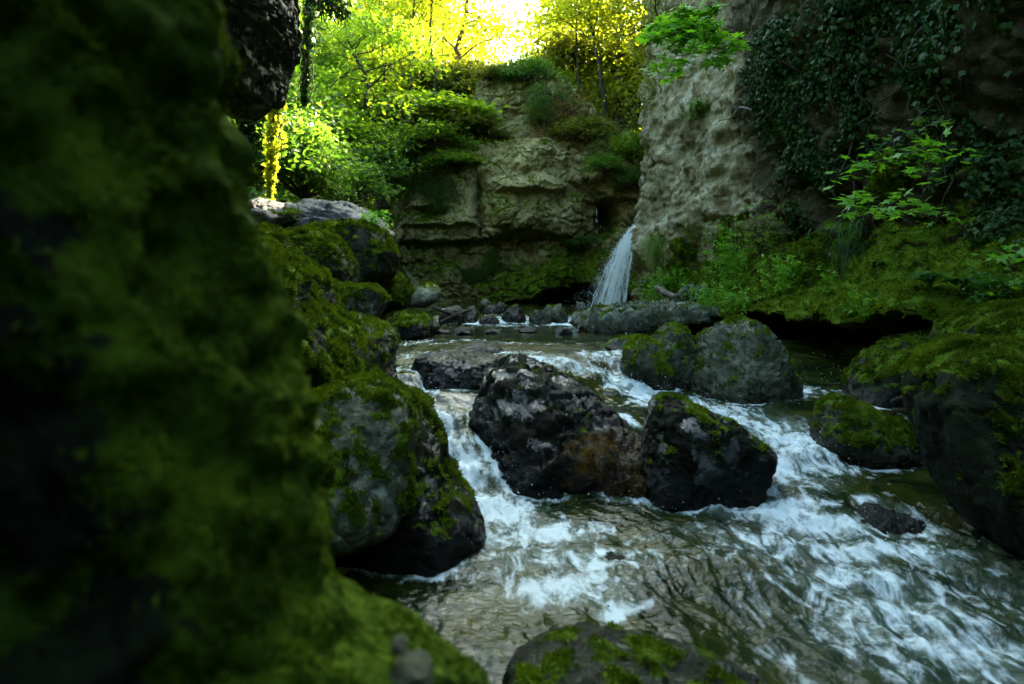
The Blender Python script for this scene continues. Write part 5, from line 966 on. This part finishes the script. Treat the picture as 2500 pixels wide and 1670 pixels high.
fern_at('small fern high on the dark wall at the right', 2420, 520, 8, .3, 924)
def herb(label, u, v, w_, h, n, ls, seed, mat='leaf_green', name='herb', tm=LEAF, loc=None):
    p, nr = wall_pt(u, v) if loc is None else (np.array(loc), np.array([0, -1., 0])); rg = np.random.default_rng(seed)
    def fn(mb):
        ns = max(5, n // 26)
        for i in range(ns):
            b = p + np.array([rg.normal() * w_ * .45, rg.normal() * w_ * .25, 0]); tip = b + nr * rg.uniform(.05, .2) + np.array([rg.normal() * .05, rg.normal() * .05, h * rg.uniform(.4, 1.1)]); c = curve([b - np.array([0, 0, .05]), (b + tip) / 2 + rg.normal(size=3) * .02, tip], 8); tube(mb, c, .003, 3)
            k = rg.integers(1, 8, n // ns); q = c[k] + rg.normal(size=(len(k), 3)) * .02; scatter(mb, q, rg.normal(size=q.shape) * .5 + np.array([0, -.2, 1.]), ls * rg.uniform(.6, 1.2, len(k)), rg, tm, along=rg.normal(size=q.shape))
    plant(name, label, 'plant', p, fn, mat, 'small plants on the mossy bank')
herb('fresh green patch of small leaves between the waterfall and the broken log', 1595, 735, .35, .55, 900, .05, 931, 'leaf_maple')
herb('leafy green herbs behind the broken log', 1650, 700, .5, .3, 700, .05, 932, 'leaf_maple')
herb('tall column of small round leaves climbing beside the stump', 1785, 700, .35, .95, 1300, .05, 933, 'leaf_maple')
herb('low leafy herbs right of the stump', 1745, 740, .5, .25, 700, .05, 934, 'leaf_maple')
herb('tuft of herbs hanging over the ledge above the big pale boulder', 1800, 755, .3, .22, 350, .06, 935, 'leaf_maple')
herb('bright leafy tuft in the middle of the mossy bank', 1925, 690, .4, .35, 500, .07, 936, 'leaf_maple')
herb('single pale leafed shoot standing on the mossy bank', 2018, 712, .05, .25, 40, .07, 937, 'leaf_maple')
herb('pale leafed seedling on the ledge edge, left of the pair', 2080, 765, .08, .12, 30, .07, 938, 'leaf_maple')
herb('pale leafed seedling on the ledge edge, right of the pair', 2115, 755, .08, .14, 30, .07, 939, 'leaf_maple')
herb('leafy patch clinging to the wall above the mossy bank', 1880, 610, .45, .5, 900, .045, 940, 'leaf_green')
herb('leafy patch clinging to the foot of the pale pillar', 1715, 590, .4, .4, 800, .045, 941, 'leaf_olive')
herb('yellowish leafy patch right of the hanging grass', 1665, 640, .4, .35, 700, .045, 942, 'leaf_olive')
herb('dim leafy patch on the ledge below the right hand ferns', 2400, 740, .5, .25, 500, .055, 943, 'fern')
herb('small bush of feathery leaves on the pale pillar', 1710, 285, .3, .3, 900, .06, 944, 'leaf_deep', 'shrub')
herb('leafy tuft growing on top of the overhanging boulder', 0, 0, .25, .2, 400, .06, 945, 'leaf_maple', loc=at(915, 552, 9.9))
def grass_at(label, u, v, n, L, w_, seed, droop=1.0, mat='grass'):
    p, nr = wall_pt(u, v); rg = np.random.default_rng(seed); mb = MB()
    for i in range(n):
        b = p + np.array([rg.normal() * w_, rg.normal() * w_ * .5, rg.normal() * w_ * .4]); d = unit(nr + rg.normal(size=3) * .5); t = np.linspace(0, 1, 7); Lb = L * rg.uniform(.5, 1.1)
        c = b + Lb * (d * (t ** .8)[:, None] * .45 + np.array([0, 0, 1.]) * (.35 * t - droop * t ** 2)[:, None]); wv = .006 * (1 - t) ** .6 + .0008; s_ = unit(np.cross(d, [0, 0, 1.])); V = np.concatenate([c - s_ * wv[:, None], c + s_ * wv[:, None]])
        mb.add(V, np.array([[j, j + 1, 8 + j, 7 + j] for j in range(6)]), rg.random())
    tag(mb.build('grass_tuft', M[mat], None, p, smooth_=False), label, 'grass')
grass_at('pale green grass tuft hanging beside the waterfall', 1602, 590, 420, .75, .12, 951)
grass_at('clump of strap shaped leaves under the lower maple spray', 2090, 560, 160, .55, .2, 952, .6, 'fern')
grass_at('withered dark leaves drooping below the strap leaved clump', 2080, 610, 120, .6, .18, 953, 1.2, 'leaf_ivy')

# moss cushions standing out from the wall, and bare roots
def cushion(label, pts, seed, tk=.14):
    rg = np.random.default_rng(seed); vs = []; fs = []; n0 = 0; d, f = ico(4)
    for u, v, r in pts:
        p, n = wall_pt(u, v); q = d * r * np.array([1, .8, 1.1]); q = q * (1 + .25 * fbm((d + p) * 2.5, 3, seed))[:, None]; vs.append(q + p + n * r * .3); fs.append(f + n0); n0 += len(d)
    v = np.concatenate(vs); f = np.concatenate(fs); loc = v.mean(0); o = link('moss_cushion', make_mesh('moss_cushion', v - loc, f, True, {'moss': np.ones(len(v))}), M['rock_dark'], None, loc); tag(o, label, 'moss')
    fuzz(o, v, f, np.ones(len(v)), 16000, .035, rg, loc, 30000, up=.2)
cushion('mossy knob standing out from the foot of the wall like a column', [(1775, 560, .12), (1770, 585, .13), (1765, 605, .12), (1755, 650, .12), (1745, 680, .13)], 961)
cushion('dark mossy cushions hanging high on the ivy wall', [(2160, 410, .15), (2185, 430, .17), (2200, 450, .15), (2150, 460, .14), (2130, 480, .12), (2180, 395, .12)], 962)
cushion('mossy bulge on the wall above the strap leaved clump', [(1990, 605, .22), (1977, 638, .23), (1963, 668, .20)], 963)
cushion('yellow moss bulge at the wall foot right of the hanging grass', [(1660, 600, .14), (1690, 610, .13), (1650, 650, .16), (1640, 690, .14)], 964)
def root(label, pts, rad, mat='deadwood', off=.12):
    P = []
    for u, v in pts: p, n = wall_pt(u, v); P.append(p + n * off)
    mb = MB(); c = curve(P, 24); tube(mb, c, np.linspace(rad, rad * .5, 24), 6); tag(mb.build('root', M[mat], None, c[0]), label, 'root')
root('pale bare root curving over the wall below the maple branch', [(1845, 268), (1815, 268), (1790, 280), (1765, 300), (1750, 315)], .018)
root('bare root hanging down the dark ivy wall to the mossy cushions', [(2280, 20), (2265, 60), (2240, 90), (2225, 120), (2190, 150)], .02, 'bark', .07)
root('thin bare stem on the wall right of the mossy cushions', [(2370, 60), (2365, 120), (2355, 190), (2345, 250)], .01, 'bark', .07)
root('slanting bare stem on the wall above the pale root', [(1960, 70), (1985, 40), (2000, -10)], .014, 'bark', .07)
